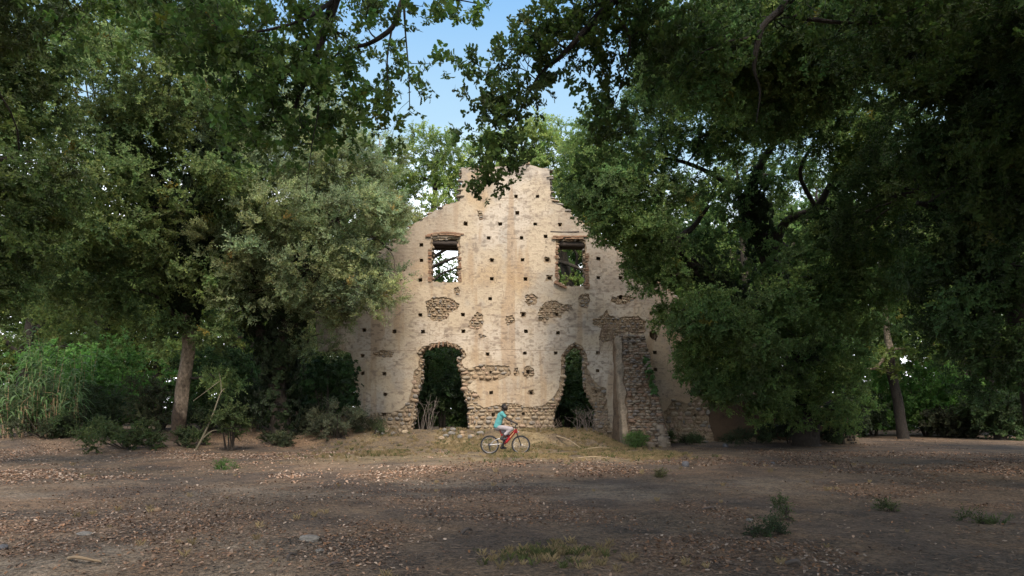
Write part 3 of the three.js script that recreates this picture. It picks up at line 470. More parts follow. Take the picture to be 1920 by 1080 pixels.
// --- the oak on the left with the bare pale trunk
makeTree({
  name: 'oak_tree', label: 'tall leaning tree with a bare pale lower trunk and ivy above, standing in brown leaves', seed: 202, leaf: 'oak', color: [0.155, 0.215, 0.07], clump: 0.72, perClump: 15, scale: 1, lift: 0.15, peel: 1.55,
  wood: [[[330, 838, 27.5, 0.29], [341, 740, 27.4, 0.26], [353, 640, 27.2, 0.24], [340, 560, 27, 0.25]], [[340, 565, 27, 0.3], [312, 450, 26.5, 0.27], [270, 340, 26, 0.2], [225, 255, 25, 0.13], [160, 190, 24, 0.06]], [[341, 560, 27, 0.27], [372, 470, 26.5, 0.24], [385, 370, 26, 0.18], [400, 250, 25, 0.1], [380, 130, 25, 0.05]],
    [[312, 450, 26.5, 0.13], [240, 400, 25, 0.09], [130, 390, 24, 0.05]], [[353, 640, 27.2, 0.1], [300, 560, 26, 0.07], [235, 540, 25, 0.04]]],
  blobs: [[180, 170, 24, 2.3], [80, 230, 23, 2], [270, 130, 25, 2.2], [360, 130, 25.5, 2], [430, 230, 25, 1.9], [330, 220, 25, 1.8, 0.8], [200, 300, 24, 1.9], [110, 360, 23, 1.9], [190, 440, 24, 1.9], [90, 470, 23.5, 1.7], [260, 510, 25, 1.6], [180, 550, 25, 1.4], [430, 330, 25, 1.5], [450, 420, 26, 1.4], [420, 520, 26.5, 1.3], [300, 380, 25, 1.2, 0.7], [410, 620, 27, 1.1], [330, 30, 27, 2.2], [450, 40, 27, 2.2, 0.8], [540, 130, 28, 2, 0.8], [150, 60, 26, 1.5, 0.5], [380, 260, 27, 2.2], [270, 300, 27.5, 2.4], [120, 560, 28, 2], [330, 480, 28, 2, 0.8], [250, 60, 25.5, 1.8, 0.6], [440, 130, 26, 1.6, 0.8], [300, 600, 26.5, 0.9, 0.8], [410, 700, 27.5, 0.9, 0.9]],
  ivy: [[0, 0.82, 1, 0.5, 160], [1, 0, 0.8, 0.75, 900], [2, 0, 0.75, 0.75, 800]], dead: 0.005,
});
// --- the dark tree at the left edge
makeTree({
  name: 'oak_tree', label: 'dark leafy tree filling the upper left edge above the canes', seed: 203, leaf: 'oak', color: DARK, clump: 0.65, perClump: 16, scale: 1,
  wood: [[[-150, 900, 17, 0.4], [-130, 600, 17, 0.33], [-110, 350, 17, 0.25], [-60, 150, 17, 0.12], [0, 30, 17, 0.05]], [[-120, 400, 17, 0.18], [-30, 320, 17, 0.1], [50, 280, 17, 0.04]]],
  blobs: [[-20, 200, 17, 1.5], [30, 110, 17, 1.2], [20, 300, 16.5, 1.5], [80, 60, 18, 1.2, 0.8], [-30, 420, 17, 1.5], [10, 20, 17, 1.2, 0.8], [90, 190, 18, 1.1, 0.8], [60, 400, 18, 1.1], [-40, 560, 18, 1.3], [[-6, 12, -15], 3, 0.8], [[-10, 10, -10], 3, 0.8]],
});
// --- the great oak on the right
makeTree({
  name: 'oak_tree', label: 'great dark spreading oak whose thick limbs hang over the right end of the wall', seed: 204, leaf: 'oak', color: [0.112, 0.18, 0.052], clump: 0.7, perClump: 15, scale: 1, lift: 0.1, bark: barkBlack, limbBark: barkBlack,
  wood: [[[1512, 845, 29.5, 0.56], [1508, 740, 29.3, 0.52], [1500, 650, 29, 0.5], [1470, 560, 28.5, 0.45], [1428, 450, 28, 0.36], [1402, 385, 27.5, 0.26], [1418, 325, 27, 0.18], [1455, 260, 24, 0.12], [1470, 180, 21, 0.08], [1440, 90, 18.5, 0.04]],
    [[1492, 630, 29, 0.42], [1420, 568, 28, 0.33], [1345, 530, 27, 0.26], [1290, 490, 26.5, 0.2], [1268, 455, 26, 0.16], [1300, 425, 26, 0.11], [1330, 385, 25.5, 0.06]], [[1440, 480, 28, 0.25], [1475, 415, 27, 0.19], [1530, 390, 26, 0.15], [1575, 320, 25, 0.11], [1650, 290, 24, 0.08], [1720, 270, 23, 0.04]],
    [[1415, 400, 27.6, 0.16], [1370, 350, 27, 0.12], [1300, 310, 26, 0.08], [1220, 290, 25.5, 0.04]], [[1500, 640, 29, 0.25], [1570, 560, 27, 0.19], [1620, 470, 25, 0.12], [1700, 400, 24, 0.06]], [[1270, 458, 26, 0.12], [1210, 440, 26, 0.08], [1130, 420, 26, 0.03]], [[1530, 390, 26, 0.1], [1500, 320, 25, 0.07], [1540, 250, 24, 0.04]]],
  blobs: [[1330, 120, 19, 1.6, 1.2], [1420, 90, 18.5, 1.7, 1.2], [1500, 70, 18, 1.7, 1.2], [1400, 180, 20, 1.5, 1.1], [1490, 160, 19.5, 1.6, 1.2], [1290, 60, 18, 1.5, 1.1], [1570, 110, 18, 1.6, 1.1], [1350, 20, 17, 1.6, 1.1], [1450, 0, 17, 1.7, 1.1], [1580, 30, 17, 1.6, 1], [1545, 690, 28, 1.3, 1], [1600, 640, 28, 1.4, 0.9], [1585, 745, 30, 0.9, 0.9], [1490, 760, 28, 1.0, 0.8], [1120, 290, 27, 1.5, 1.1], [1225, 480, 27, 1.1, 1.2], [1295, 600, 28, 1.1, 1.2], [1325, 690, 28.2, 0.9, 1.1], [1105, 345, 27, 0.9, 1.1], [1140, 385, 27, 1.1, 1.2], [1350, 690, 28, 1.6, 1.2], [1440, 740, 28.5, 1.4, 1.1], [1110, 330, 26, 1.35, 1.1], [1160, 270, 26, 1.7, 1], [1100, 390, 26.4, 0.6, 1.1], [1160, 390, 25.6, 1.4, 1.2], [1210, 330, 25.4, 1.7], [1150, 435, 26, 0.8, 1.1], [1215, 445, 25.6, 1.2, 1.2], [1262, 525, 26, 1.1, 1.2], [1210, 400, 25.6, 1.4], [1300, 590, 26, 1.1, 1.2], [1325, 660, 26.4, 1.0, 1.2], [1330, 610, 25.6, 1.5, 1.2], [1390, 650, 25.4, 1.5, 1.2], [1370, 720, 26.4, 1.1, 1.1], [1450, 600, 25.4, 1.6, 1.1], [1460, 690, 26, 1.4, 1.1], [1345, 725, 27.5, 0.7, 1], [1440, 770, 27.6, 0.9, 0.9],
    [1240, 220, 25, 1.8], [1320, 240, 24.6, 1.8], [1400, 210, 24, 1.9], [1480, 240, 23.6, 1.7], [1300, 150, 24, 1.8], [1400, 130, 23.4, 1.9], [1500, 140, 23, 1.9], [1590, 190, 22.6, 1.8, 0.9], [1230, 150, 25, 1.3, 0.8], [1350, 330, 25, 1.2, 0.7], [1560, 270, 23.4, 1.5, 0.8], [1640, 240, 22.6, 1.7], [1500, 530, 25, 1.5, 1], [1560, 480, 24.4, 1.5], [1560, 590, 25.6, 1.4], [1630, 540, 24.4, 1.5], [1640, 430, 24, 1.2, 0.8], [1710, 350, 23, 1.4, 0.9], [1730, 500, 23.5, 1.3], [1600, 340, 24, 1.1, 0.8], [1540, 430, 24.6, 1.2, 0.8], [1490, 470, 26, 1, 0.7], [1470, 330, 27, 1.2, 0.7], [1300, 490, 27.5, 1.2, 0.8], [1380, 520, 27.5, 1.3, 0.8], [1350, 440, 27.5, 1.1, 0.6], [1545, 765, 28.6, 0.8, 1], [1600, 775, 29, 0.8, 1], [1530, 350, 27, 1.2, 0.6], [1440, 380, 28, 1.0, 0.5], [1580, 400, 26, 1.2, 0.7]],
  ivy: [[0, 0.1, 0.65, 0.5, 700], [1, 0, 0.5, 0.3, 200]],
});
// --- the near dark oak at the right edge
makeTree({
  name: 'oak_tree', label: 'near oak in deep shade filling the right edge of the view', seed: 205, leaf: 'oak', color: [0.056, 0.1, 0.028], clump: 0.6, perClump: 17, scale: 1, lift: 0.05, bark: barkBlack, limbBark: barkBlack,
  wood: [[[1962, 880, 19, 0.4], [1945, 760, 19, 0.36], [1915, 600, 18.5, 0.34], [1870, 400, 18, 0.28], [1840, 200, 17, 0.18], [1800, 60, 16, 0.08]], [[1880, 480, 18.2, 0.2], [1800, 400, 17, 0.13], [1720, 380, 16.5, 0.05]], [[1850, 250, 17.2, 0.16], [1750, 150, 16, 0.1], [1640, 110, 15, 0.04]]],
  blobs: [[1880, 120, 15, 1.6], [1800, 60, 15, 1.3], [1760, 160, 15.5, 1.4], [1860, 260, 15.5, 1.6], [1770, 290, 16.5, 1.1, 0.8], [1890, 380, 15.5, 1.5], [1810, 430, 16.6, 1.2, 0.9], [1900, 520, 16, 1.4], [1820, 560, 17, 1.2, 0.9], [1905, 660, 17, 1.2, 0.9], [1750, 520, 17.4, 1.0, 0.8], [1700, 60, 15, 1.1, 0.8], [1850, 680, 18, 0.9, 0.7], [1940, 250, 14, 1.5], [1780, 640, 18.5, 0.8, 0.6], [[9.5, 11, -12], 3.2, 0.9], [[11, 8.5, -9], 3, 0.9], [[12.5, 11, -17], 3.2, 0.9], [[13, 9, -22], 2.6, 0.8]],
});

// --- trees overhead, whose lower branches hang into view
makeTree({
  name: 'oak_tree', label: 'overhanging oak boughs with large lobed leaves, left of the blue sky gap', seed: 206, leaf: 'oakNear', color: [0.085, 0.15, 0.034], clump: 0.28, perClump: 5.4, scale: 0.3, lift: -0.15, limbBark: barkBlack,
  wood: [[[[-5.6, 0, -3.4], 0.42], [[-5.2, 4, -3.8], 0.34], [[-4.4, 7.2, -5], 0.26], [[-3.2, 8.6, -7], 0.12]],
    [[[-4.4, 7.0, -5], 0.14], [640, -70, 8.2, 0.1], [628, 0, 8.4, 0.07], [606, 60, 8.4, 0.05], [592, 120, 8.4, 0.035], [560, 180, 8.4, 0.022], [545, 240, 8.4, 0.012]],
    [[[-3.6, 8.2, -6.2], 0.12], [775, -60, 9, 0.06], [752, 8, 9, 0.045], [735, 52, 9, 0.034], [690, 82, 9, 0.026], [645, 92, 9, 0.018], [615, 118, 9, 0.01]], [[757, 2, 9, 0.018], [760, 60, 9, 0.013], [766, 130, 9, 0.009], [768, 200, 9, 0.006]], [[735, 52, 9, 0.016], [726, 110, 9, 0.012], [728, 170, 9, 0.008]],
    [[628, 0, 8.4, 0.03], [560, 40, 8, 0.02], [470, 60, 7.8, 0.012], [400, 50, 7.6, 0.008]], [[590, 130, 8.4, 0.012], [597, 200, 8.4, 0.008], [585, 270, 8.4, 0.006], [574, 360, 8.4, 0.004]]],
  blobs: [[410, 30, 7.8, 0.5, 0.9], [480, 70, 7.8, 0.55], [540, 30, 8, 0.5], [450, 140, 8, 0.5], [530, 130, 8.2, 0.5], [500, 210, 8.3, 0.5], [570, 200, 8.4, 0.45], [560, 270, 8.6, 0.42], [620, 160, 8.6, 0.42], [450, 230, 8.3, 0.4, 0.9], [630, 60, 8.6, 0.4, 0.9], [680, 30, 9, 0.4], [660, 110, 9, 0.34], [690, 160, 9, 0.4], [725, 130, 9, 0.24], [700, 220, 9, 0.34], [738, 190, 9, 0.22], [772, 170, 9, 0.13], [802, 132, 9, 0.1], [832, 118, 9, 0.07], [690, 275, 9, 0.18], [730, 250, 9, 0.14], [757, 20, 9, 0.22], [800, 12, 9, 0.12], [360, 80, 8, 0.4, 0.8], [320, 10, 8, 0.4, 0.8], [560, 90, 8.2, 0.4], [880, 10, 9.5, 0.28], [850, 0, 9.5, 0.25], [620, 230, 8.8, 0.3], [640, 200, 8.8, 0.3],
    [[-4, 8.2, -6.5], 1.6, 0.8], [[-2, 8.6, -7], 1.4, 0.8], [[-4.5, 8, -3], 1.8, 0.7], [[-1.5, 8.8, -4.5], 1.6, 0.7], [[-6, 7.8, -8.5], 1.8, 0.8], [[-3, 9, -1], 2, 0.6], [[-7, 9, -5], 2, 0.7]],
});
makeTree({
  name: 'oak_tree', label: 'overhanging oak bough with a long spray of leaves dangling before the wall top', seed: 207, leaf: 'oakNear', color: [0.07, 0.12, 0.03], clump: 0.28, perClump: 9, scale: 0.3, lift: -0.15, limbBark: barkBlack,
  wood: [[[[4.2, 0, -3.2], 0.46], [[4.1, 4, -4.2], 0.36], [[3.6, 7.4, -6.2], 0.28], [[3, 9, -8.6], 0.14]],
    [[[3.3, 8.2, -7.4], 0.14], [1185, -40, 10, 0.085], [1140, 12, 10, 0.07], [1108, 45, 10, 0.055], [1078, 78, 10, 0.045], [1050, 108, 10, 0.034], [1015, 135, 10, 0.024], [997, 165, 10, 0.018], [975, 208, 10, 0.014], [950, 255, 10, 0.009], [925, 310, 10, 0.006]],
    [[[3.4, 8.4, -7], 0.16], [1500, -30, 11, 0.08], [1470, 12, 11, 0.07], [1430, 50, 11, 0.055], [1418, 95, 11, 0.045], [1414, 130, 11, 0.03], [1425, 170, 11, 0.018], [1418, 230, 11, 0.008]], [[1480, 30, 11, 0.04], [1550, 40, 11, 0.035], [1620, 44, 11.5, 0.03], [1690, 40, 12, 0.02]], [[1420, 70, 11, 0.03], [1360, 80, 11, 0.022], [1300, 110, 11, 0.012], [1270, 150, 11, 0.007]], [[1140, 12, 10, 0.03], [1180, 70, 10.2, 0.02], [1170, 140, 10.4, 0.012], [1150, 200, 10.4, 0.007]]],
  blobs: [[1005, 40, 10, 0.3], [965, 80, 10, 0.26], [1020, 90, 10, 0.36], [982, 130, 10, 0.36], [938, 112, 10, 0.19], [903, 135, 10, 0.15], [870, 110, 10, 0.1], [942, 170, 10, 0.31], [990, 180, 10, 0.3], [917, 210, 10, 0.25], [960, 220, 10, 0.28], [898, 245, 10, 0.16], [938, 262, 10, 0.3], [925, 300, 10, 0.26], [912, 328, 10, 0.19], [906, 350, 10, 0.13], [930, 228, 10, 0.3], [950, 280, 10, 0.16], [1040, 140, 10, 0.1], [1080, 40, 10, 0.45], [1130, 70, 10.2, 0.45], [1100, 10, 10, 0.5], [1160, 20, 10.3, 0.5], [1170, 120, 10.4, 0.4], [1135, 165, 10.6, 0.3], [1125, 230, 10.8, 0.32], [1160, 210, 10.8, 0.4], [1115, 280, 11, 0.2], [1210, 60, 10.5, 0.5], [1060, 70, 10, 0.3], [1250, 30, 10.6, 0.5, 0.9], [1300, 60, 10.8, 0.5, 0.8], [1260, 110, 10.8, 0.5, 0.8], [1350, 30, 11, 0.5, 0.8], [1380, 90, 11, 0.5, 0.8], [1450, 40, 11.2, 0.5, 0.9], [1540, 20, 11.5, 0.5, 0.8], [1620, 30, 11.6, 0.6], [1680, 20, 12, 0.7], [1330, 140, 11, 0.4, 0.7], [1210, 140, 10.6, 0.4, 0.8], [1560, 80, 11.6, 0.45, 0.8], [1190, 280, 11, 0.3, 0.7],
    [[3, 9.4, -8.5], 1.8, 1.1], [[5, 9, -6.5], 2, 1.2], [[1.5, 9.4, -6.5], 1.7, 1], [[2.5, 9.6, -3.5], 2, 1.2], [[6.5, 9, -9.5], 2, 1.2], [[5, 9, -2], 2.2, 1.2], [[7.5, 8, -5], 2, 1.2], [[8, 9.5, -12], 2.2, 1.1], [[0.5, 10, -2], 2.2, 1.1], [[3, 9.5, 1], 2.4, 1.1], [[6.5, 8.5, 1.5], 2.4, 1.1], [[10, 8, -6.5], 2.2, 1.1], [[9, 8, -1.5], 2.4, 1.1], [[0, 10, 2.5], 2.2, 0.9], [[4, 10, 4.5], 2.6, 1], [[8, 9, 4.5], 2.6, 1], [[12, 8, 0], 2.6, 1]],
});

// --- trees behind the wall
const tall = makeTree({
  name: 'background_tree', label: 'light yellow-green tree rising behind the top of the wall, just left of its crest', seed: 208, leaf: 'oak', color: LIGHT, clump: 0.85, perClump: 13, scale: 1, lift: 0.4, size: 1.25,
  wood: [[[790, 860, 40, 0.45], [795, 650, 40, 0.36], [805, 480, 40, 0.26], [815, 370, 40, 0.16], [820, 280, 40, 0.06]], [[800, 505, 40, 0.12], [840, 488, 39.6, 0.09], [880, 475, 39, 0.05]], [[800, 540, 40, 0.09], [830, 512, 39.8, 0.07], [870, 500, 39.5, 0.03]], [[802, 490, 40, 0.13], [835, 468, 39.8, 0.1], [862, 452, 39.5, 0.07]], [[803, 480, 40, 0.14], [770, 440, 40, 0.09], [740, 420, 40, 0.04]]],
  blobs: [[820, 300, 40, 1.9, 0.8], [770, 330, 39.5, 1.9, 0.8], [860, 340, 40.5, 1.6, 0.8], [740, 380, 39.5, 1.8, 0.9], [800, 400, 39.5, 1.7, 0.8], [825, 285, 40, 0.9, 0.7], [700, 330, 40, 2, 0.8], [850, 440, 40, 0.9, 0.35], [820, 450, 40, 0.7, 0.4]],
});
makeTree({
  name: 'background_tree', label: 'bright sunlit tree behind the middle and right of the wall crest', seed: 209, leaf: 'oak', color: LIGHT, clump: 0.85, perClump: 13, scale: 1, lift: 0.4, size: 1.25,
  wood: [[[1085, 860, 41, 0.5], [1080, 650, 41, 0.4], [1060, 500, 41, 0.3], [1020, 380, 41, 0.2], [985, 280, 41, 0.07]], [[1050, 490, 41, 0.13], [1078, 500, 40, 0.1], [1110, 516, 40, 0.06]], [[1070, 530, 41, 0.12], [1082, 480, 40, 0.09], [1064, 456, 40, 0.05]]],
  blobs: [[985, 275, 41, 1.7, 0.9], [940, 290, 41, 1.3, 0.8], [1040, 285, 41, 1.9, 0.9], [1090, 320, 41, 2, 0.9], [1000, 330, 41.5, 1.9], [950, 350, 41.5, 1.8], [1060, 370, 41, 1.9], [1010, 245, 41.5, 1.1, 0.7], [1120, 400, 41, 1.9], [1090, 520, 40, 1.2, 0.45], [1060, 470, 40, 1.0, 0.4], [900, 300, 42, 1.2, 0.8]],
});
// far trees, copies of two models
const farA = makeTree({
  name: 'far_tree', label: 'leafy forest tree in the wood far behind the canes, nearest the left edge', group: 'trees of the wood behind the clearing', seed: 210, leaf: 'oak', bark: barkBlack, limbBark: barkBlack, color: MID, clump: 1.0, perClump: 13, scale: 1, lift: 0.25, size: 1.4,
  wood: [[[[-24, 0, -44], 0.4], [[-23.7, 4, -44], 0.32], [[-24.2, 8, -44], 0.22], [[-24, 13, -44], 0.08]], [[[-23.8, 4.5, -44], 0.16], [[-22, 7, -43], 0.08]], [[[-24, 6, -44], 0.14], [[-26, 8.5, -44.5], 0.07]]],
  blobs: [[[-24, 12.5, -44], 2.4, 0.9], [[-22, 9.5, -43], 2.3, 0.9], [[-26, 9.5, -44], 2.4, 0.9], [[-24, 8, -42.5], 2.2, 0.9], [[-22.5, 5.5, -43.5], 1.8, 0.8], [[-26, 5.5, -44], 1.9, 0.8], [[-24, 10.5, -46], 2.3, 0.8], [[-24.5, 3.6, -43], 1.6, 0.8]],
});
makeTree({
  name: 'background_tree', label: 'lighter green tree seen through the limbs of the great right oak', seed: 215, leaf: 'oak', color: [0.12, 0.185, 0.045], clump: 0.95, perClump: 13, scale: 1, lift: 0.3, size: 1.3,
  wood: [[[1420, 850, 38, 0.42], [1415, 700, 38, 0.34], [1400, 560, 38, 0.26], [1390, 420, 38, 0.15], [1380, 300, 38, 0.05]], [[1405, 600, 38, 0.17], [1320, 500, 38, 0.1], [1280, 430, 38, 0.04]], [[1400, 560, 38, 0.16], [1480, 470, 38, 0.1], [1520, 400, 38, 0.04]]],
  blobs: [[1280, 430, 38, 2.1, 0.9], [1340, 350, 38, 2, 0.7], [1360, 480, 38.5, 2.1, 0.9], [1440, 420, 38, 1.9, 0.7], [1510, 470, 38, 2.1, 0.9], [1300, 540, 38.5, 2.2, 0.9], [1400, 560, 38.5, 2.1, 0.9], [1480, 580, 38.5, 2, 0.9], [1230, 350, 38.5, 1.9, 0.8], [1390, 290, 38, 1.6, 0.6], [1240, 480, 38.5, 1.9, 0.8]],
});
makeTree({
  name: 'background_tree', label: 'green tree behind the clearing between the great right oak and the near dark oak', seed: 216, leaf: 'oak', bark: barkBlack, limbBark: barkBlack, color: [0.13, 0.19, 0.045], clump: 0.95, perClump: 13, scale: 1, lift: 0.3, size: 1.3,
  wood: [[[1876, 830, 36, 0.26], [1862, 740, 36, 0.22], [1830, 620, 36, 0.18], [1780, 480, 36, 0.1], [1745, 380, 36, 0.04]], [[1840, 660, 36, 0.12], [1870, 560, 36, 0.07]]],
  blobs: [[1730, 420, 36, 1.9, 1.1], [1680, 470, 36, 1.8, 1.1], [1790, 470, 36, 2, 1.1], [1740, 540, 36, 1.9, 1], [1820, 380, 36.5, 1.8, 1], [1650, 560, 36.5, 1.6, 0.8], [1830, 580, 36, 1.7, 1], [1700, 340, 36.5, 1.6, 0.7], [1770, 640, 35, 1.3, 0.9], [1870, 660, 35, 1.5, 1]],
});
const farB = makeTree({
  name: 'far_tree', label: 'slender dark-trunked tree in the wood beyond the right end of the wall', group: 'trees of the wood behind the clearing', seed: 211, leaf: 'oak', color: [0.08, 0.14, 0.028], clump: 0.95, perClump: 13, scale: 1, lift: 0.2, size: 1.35, limbBark: barkBlack, bark: barkBlack,
  wood: [[[[18, 0, -42], 0.34], [[17.6, 4, -42], 0.28], [[17.9, 8, -42], 0.2], [[17.4, 13, -42], 0.07]], [[[17.6, 5, -42], 0.14], [[20, 8, -41.5], 0.06]], [[[17.7, 6.5, -42], 0.13], [[15.5, 9, -42.4], 0.05]]],
  blobs: [[[17.6, 13, -42], 2.2, 0.9], [[19.8, 9.5, -42], 2.2, 0.9], [[15.6, 10, -42.5], 2.2, 0.9], [[17.6, 8.5, -43.5], 2, 0.8], [[17.6, 6.3, -41], 1.6, 0.5], [[20.5, 6.5, -42.5], 1.5, 0.6]],
});
const where = { left: 'leafy forest tree standing in the wood behind the canes and ivy-clad trees', right: 'slender dark-trunked tree in the wood beyond the right end of the wall', rear: 'forest tree rising behind the tan wall, seen through its openings' };
for (const [src, x, z, s, turn, w] of [[farA, -18, -42, 1, 1, 'left'], [farA, -13.5, -46, 1.15, 2, 'left'], [farB, -21, -50, 1.2, 3, 'left'], [farA, -28, -38, 1, 4, 'left'], [farA, -9, -52, 1.2, 5, 'left'], [farA, -31, -50, 1.3, .5, 'left'], [farA, -19, -13, 1, 1.5, 'left'],
  [farB, 23, -45, 1.1, 1, 'right'], [farB, 28, -41, 1.05, 2, 'right'], [farA, 21, -52, 1.15, 3, 'right'], [farA, 38, -54, 1.2, 4, 'right'], [farB, 26, -56, 1.3, 5, 'right'], [farA, 35, -42, 1.1, 0.4, 'right'], [farB, 13, -48, 1, 2.4, 'right'], [farA, 15, -56, 1.2, 1.4, 'right'], [farA, 17, -14.5, 1, 3.3, 'right'], [farA, 21, -22, 1.1, 1.3, 'right'], [farA, 15, -4, 1, 2.3, 'right']]) copyOf(src, V(x, gh(x, z) - 0.1, z), turn, s, Math.abs(x) > -z * 0.8 ? `forest tree at the ${x < 0 ? 'left' : 'right'} side of the clearing, outside the view` : where[w]);
farA.userData.label = where.left;
// the leaning trunk with pale bark beyond the wall's end
makeTree({
  name: 'leaning_tree', label: 'leaning tree with dark foot and pale upper bark, beyond the low wall end', seed: 212, leaf: 'oak', color: MID, clump: 0.8, perClump: 13, scale: 1, size: 1.2, bark: barkBlack, limbBark: barkPale,
  wood: [[[1694, 828, 37, 0.3], [1684, 760, 37, 0.26], [1672, 700, 37, 0.25], [1668, 655, 37, 0.22]], [[1669, 660, 37, 0.21], [1664, 630, 37, 0.18], [1660, 590, 37, 0.15], [1650, 500, 37, 0.1], [1660, 400, 37, 0.05]], [[1668, 655, 37, 0.12], [1640, 690, 37, 0.09], [1600, 690, 36.6, 0.05]]],
  blobs: [[1660, 420, 37, 2.2, 0.8], [1720, 480, 37, 1.8, 0.8], [1600, 480, 37.5, 1.9, 0.8], [1710, 560, 37.5, 1.3, 0.8], [1590, 690, 36.6, 0.9, 0.9], [1650, 690, 36.4, 0.8, 0.8], [1750, 640, 37.6, 1.0, 0.9]],
});

// the far wood that closes the clearing: one mass
{
  const r = rng(250), list = [];
  for (let i = 0; i < 14000; i++) {
    const a = mix(-1, 1, i / 14000 + (r() - 0.5) * 0.02), side = Math.abs(a) > 0.74, x = side ? Math.sign(a) * (40 + 9 * r()) : a / 0.74 * 46, z = side ? mix(-52, 14, (Math.abs(a) - 0.74) / 0.26) : -50 - 10 * r() - (x * x) * 0.002;
    const g = fbm(x * 0.16 + 5, z * 0.16, 91, 3), top = (x > -9.5 && x < -1.5 && !side ? 10.5 : 17) * (0.7 + 0.7 * g), c = fbm(x * 0.5, z * 0.5 + 3, 92, 2), y = top * Math.pow(r(), r() < 0.5 ? 1.6 : 0.6) * (0.9 + 0.2 * c), t = 0.6 + 0.8 * fbm(x * 0.45, y * 0.6, 93, 2);
    list.push([sprigMatrix(V(x + (r() - 0.5), Math.max(0.3, y), z + (r() - 0.5)), ball(r).add(V(0, 0.4, 0)).normalize(), r, 3.1 + r()), [t * (0.85 + 0.3 * r()), t, t]]);
  }
  const w = new THREE.Group(); w.name = 'far_wood'; w.userData = { kind: 'stuff', label: 'dense green wood closing the clearing far behind the trees', category: 'wood' }; scene.add(w);
  foliage('foliage', list, 'shrub', leafMat([0.07, 0.12, 0.03]), w);
}

// ---------------------------------------------------------------- shrubs and undergrowth
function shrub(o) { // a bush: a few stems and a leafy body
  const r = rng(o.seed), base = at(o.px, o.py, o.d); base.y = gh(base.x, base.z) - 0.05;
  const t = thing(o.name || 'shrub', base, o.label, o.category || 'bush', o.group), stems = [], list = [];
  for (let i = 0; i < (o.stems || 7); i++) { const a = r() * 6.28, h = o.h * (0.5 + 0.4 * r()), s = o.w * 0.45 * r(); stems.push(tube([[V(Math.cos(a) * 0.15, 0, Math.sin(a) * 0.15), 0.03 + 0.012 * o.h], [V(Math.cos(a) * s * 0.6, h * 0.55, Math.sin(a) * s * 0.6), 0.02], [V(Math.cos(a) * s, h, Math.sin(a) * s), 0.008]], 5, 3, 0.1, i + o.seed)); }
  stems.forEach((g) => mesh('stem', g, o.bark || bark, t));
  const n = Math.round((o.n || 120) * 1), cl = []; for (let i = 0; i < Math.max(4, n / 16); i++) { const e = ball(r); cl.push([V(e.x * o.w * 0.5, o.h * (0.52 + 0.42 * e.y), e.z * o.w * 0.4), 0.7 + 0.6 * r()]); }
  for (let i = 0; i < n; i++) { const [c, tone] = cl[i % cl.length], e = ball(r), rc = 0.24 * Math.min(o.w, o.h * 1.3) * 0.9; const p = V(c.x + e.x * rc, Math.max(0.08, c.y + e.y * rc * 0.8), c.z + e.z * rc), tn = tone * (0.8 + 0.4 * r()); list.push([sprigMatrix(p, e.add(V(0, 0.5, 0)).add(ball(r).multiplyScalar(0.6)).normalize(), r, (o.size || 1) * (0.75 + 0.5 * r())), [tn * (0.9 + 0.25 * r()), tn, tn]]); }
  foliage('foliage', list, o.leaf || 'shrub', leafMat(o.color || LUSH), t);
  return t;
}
// left
shrub({ seed: 301, px: 215, py: 800, d: 33, w: 4.6, h: 4.6, n: 640, size: 1.2, label: 'bright green bush between the canes and the pale trunk, behind them', color: LUSH });
shrub({ seed: 302, px: 130, py: 790, d: 35, w: 5, h: 4.4, n: 600, size: 1.2, label: 'green bush directly behind the canes at the left', color: LUSH });
shrub({ seed: 303, px: 440, py: 800, d: 33, w: 4.4, h: 5, n: 640, size: 1.2, label: 'green bush between the pale leaning trunk and the ivy-clad tree', color: [0.06, 0.105, 0.03] });
shrub({ seed: 304, px: 240, py: 850, d: 25, w: 4, h: 0.95, n: 200, label: 'low sprawling dark green bush at the foot of the bank left of the pale trunk', color: [0.055, 0.085, 0.026], leaf: 'oak', size: 0.8 });
shrub({ seed: 305, px: 150, py: 845, d: 27, w: 2.6, h: 0.9, n: 110, label: 'low green bush on the bank in front of the canes', color: [0.06, 0.095, 0.03], leaf: 'oak', size: 0.8 });
shrub({ seed: 306, px: 300, py: 830, d: 29, w: 3, h: 2.2, n: 190, label: 'brownish green thicket behind the foot of the pale trunk, on its left', color: [0.075, 0.085, 0.035], leaf: 'oak' });
shrub({ seed: 307, px: 430, py: 852, d: 25.6, w: 1.5, h: 1.7, n: 110, label: 'upright green bush right of the pale trunk beside a bare forked stem', color: [0.06, 0.09, 0.026], leaf: 'oak', size: 0.8 });
shrub({ seed: 308, px: 415, py: 880, d: 18.2, w: 0.8, h: 0.22, n: 22, label: 'tiny low green sprig on the brown leaves in front of the pale trunk', color: LUSH, leaf: 'weed', stems: 3, size: 0.8 });
shrub({ seed: 309, px: 632, py: 822, d: 28.6, w: 2.2, h: 1.4, n: 150, label: 'grey-green bush at the foot of the cobble base left of the wall', color: [0.1, 0.115, 0.065], leaf: 'olive' });
shrub({ seed: 310, px: 570, py: 815, d: 29.4, w: 1.6, h: 1.1, n: 90, label: 'dull green bush left of the grey-green bush at the broken wall end', color: [0.07, 0.085, 0.04], leaf: 'olive' });
shrub({ seed: 311, px: 612, py: 790, d: 30.2, w: 3.0, h: 3.9, n: 420, label: 'dense green ivy thicket filling the broken gap at the left end of the wall', color: [0.04, 0.085, 0.024], leaf: 'ivy', category: 'ivy bush', name: 'ivy_thicket' });
shrub({ seed: 312, px: 548, py: 770, d: 31.5, w: 2.4, h: 4.6, n: 260, label: 'dark ivy mass between the ivy-clad trunk and the broken wall gap', color: [0.035, 0.06, 0.02], leaf: 'ivy', category: 'ivy bush', name: 'ivy_thicket' });
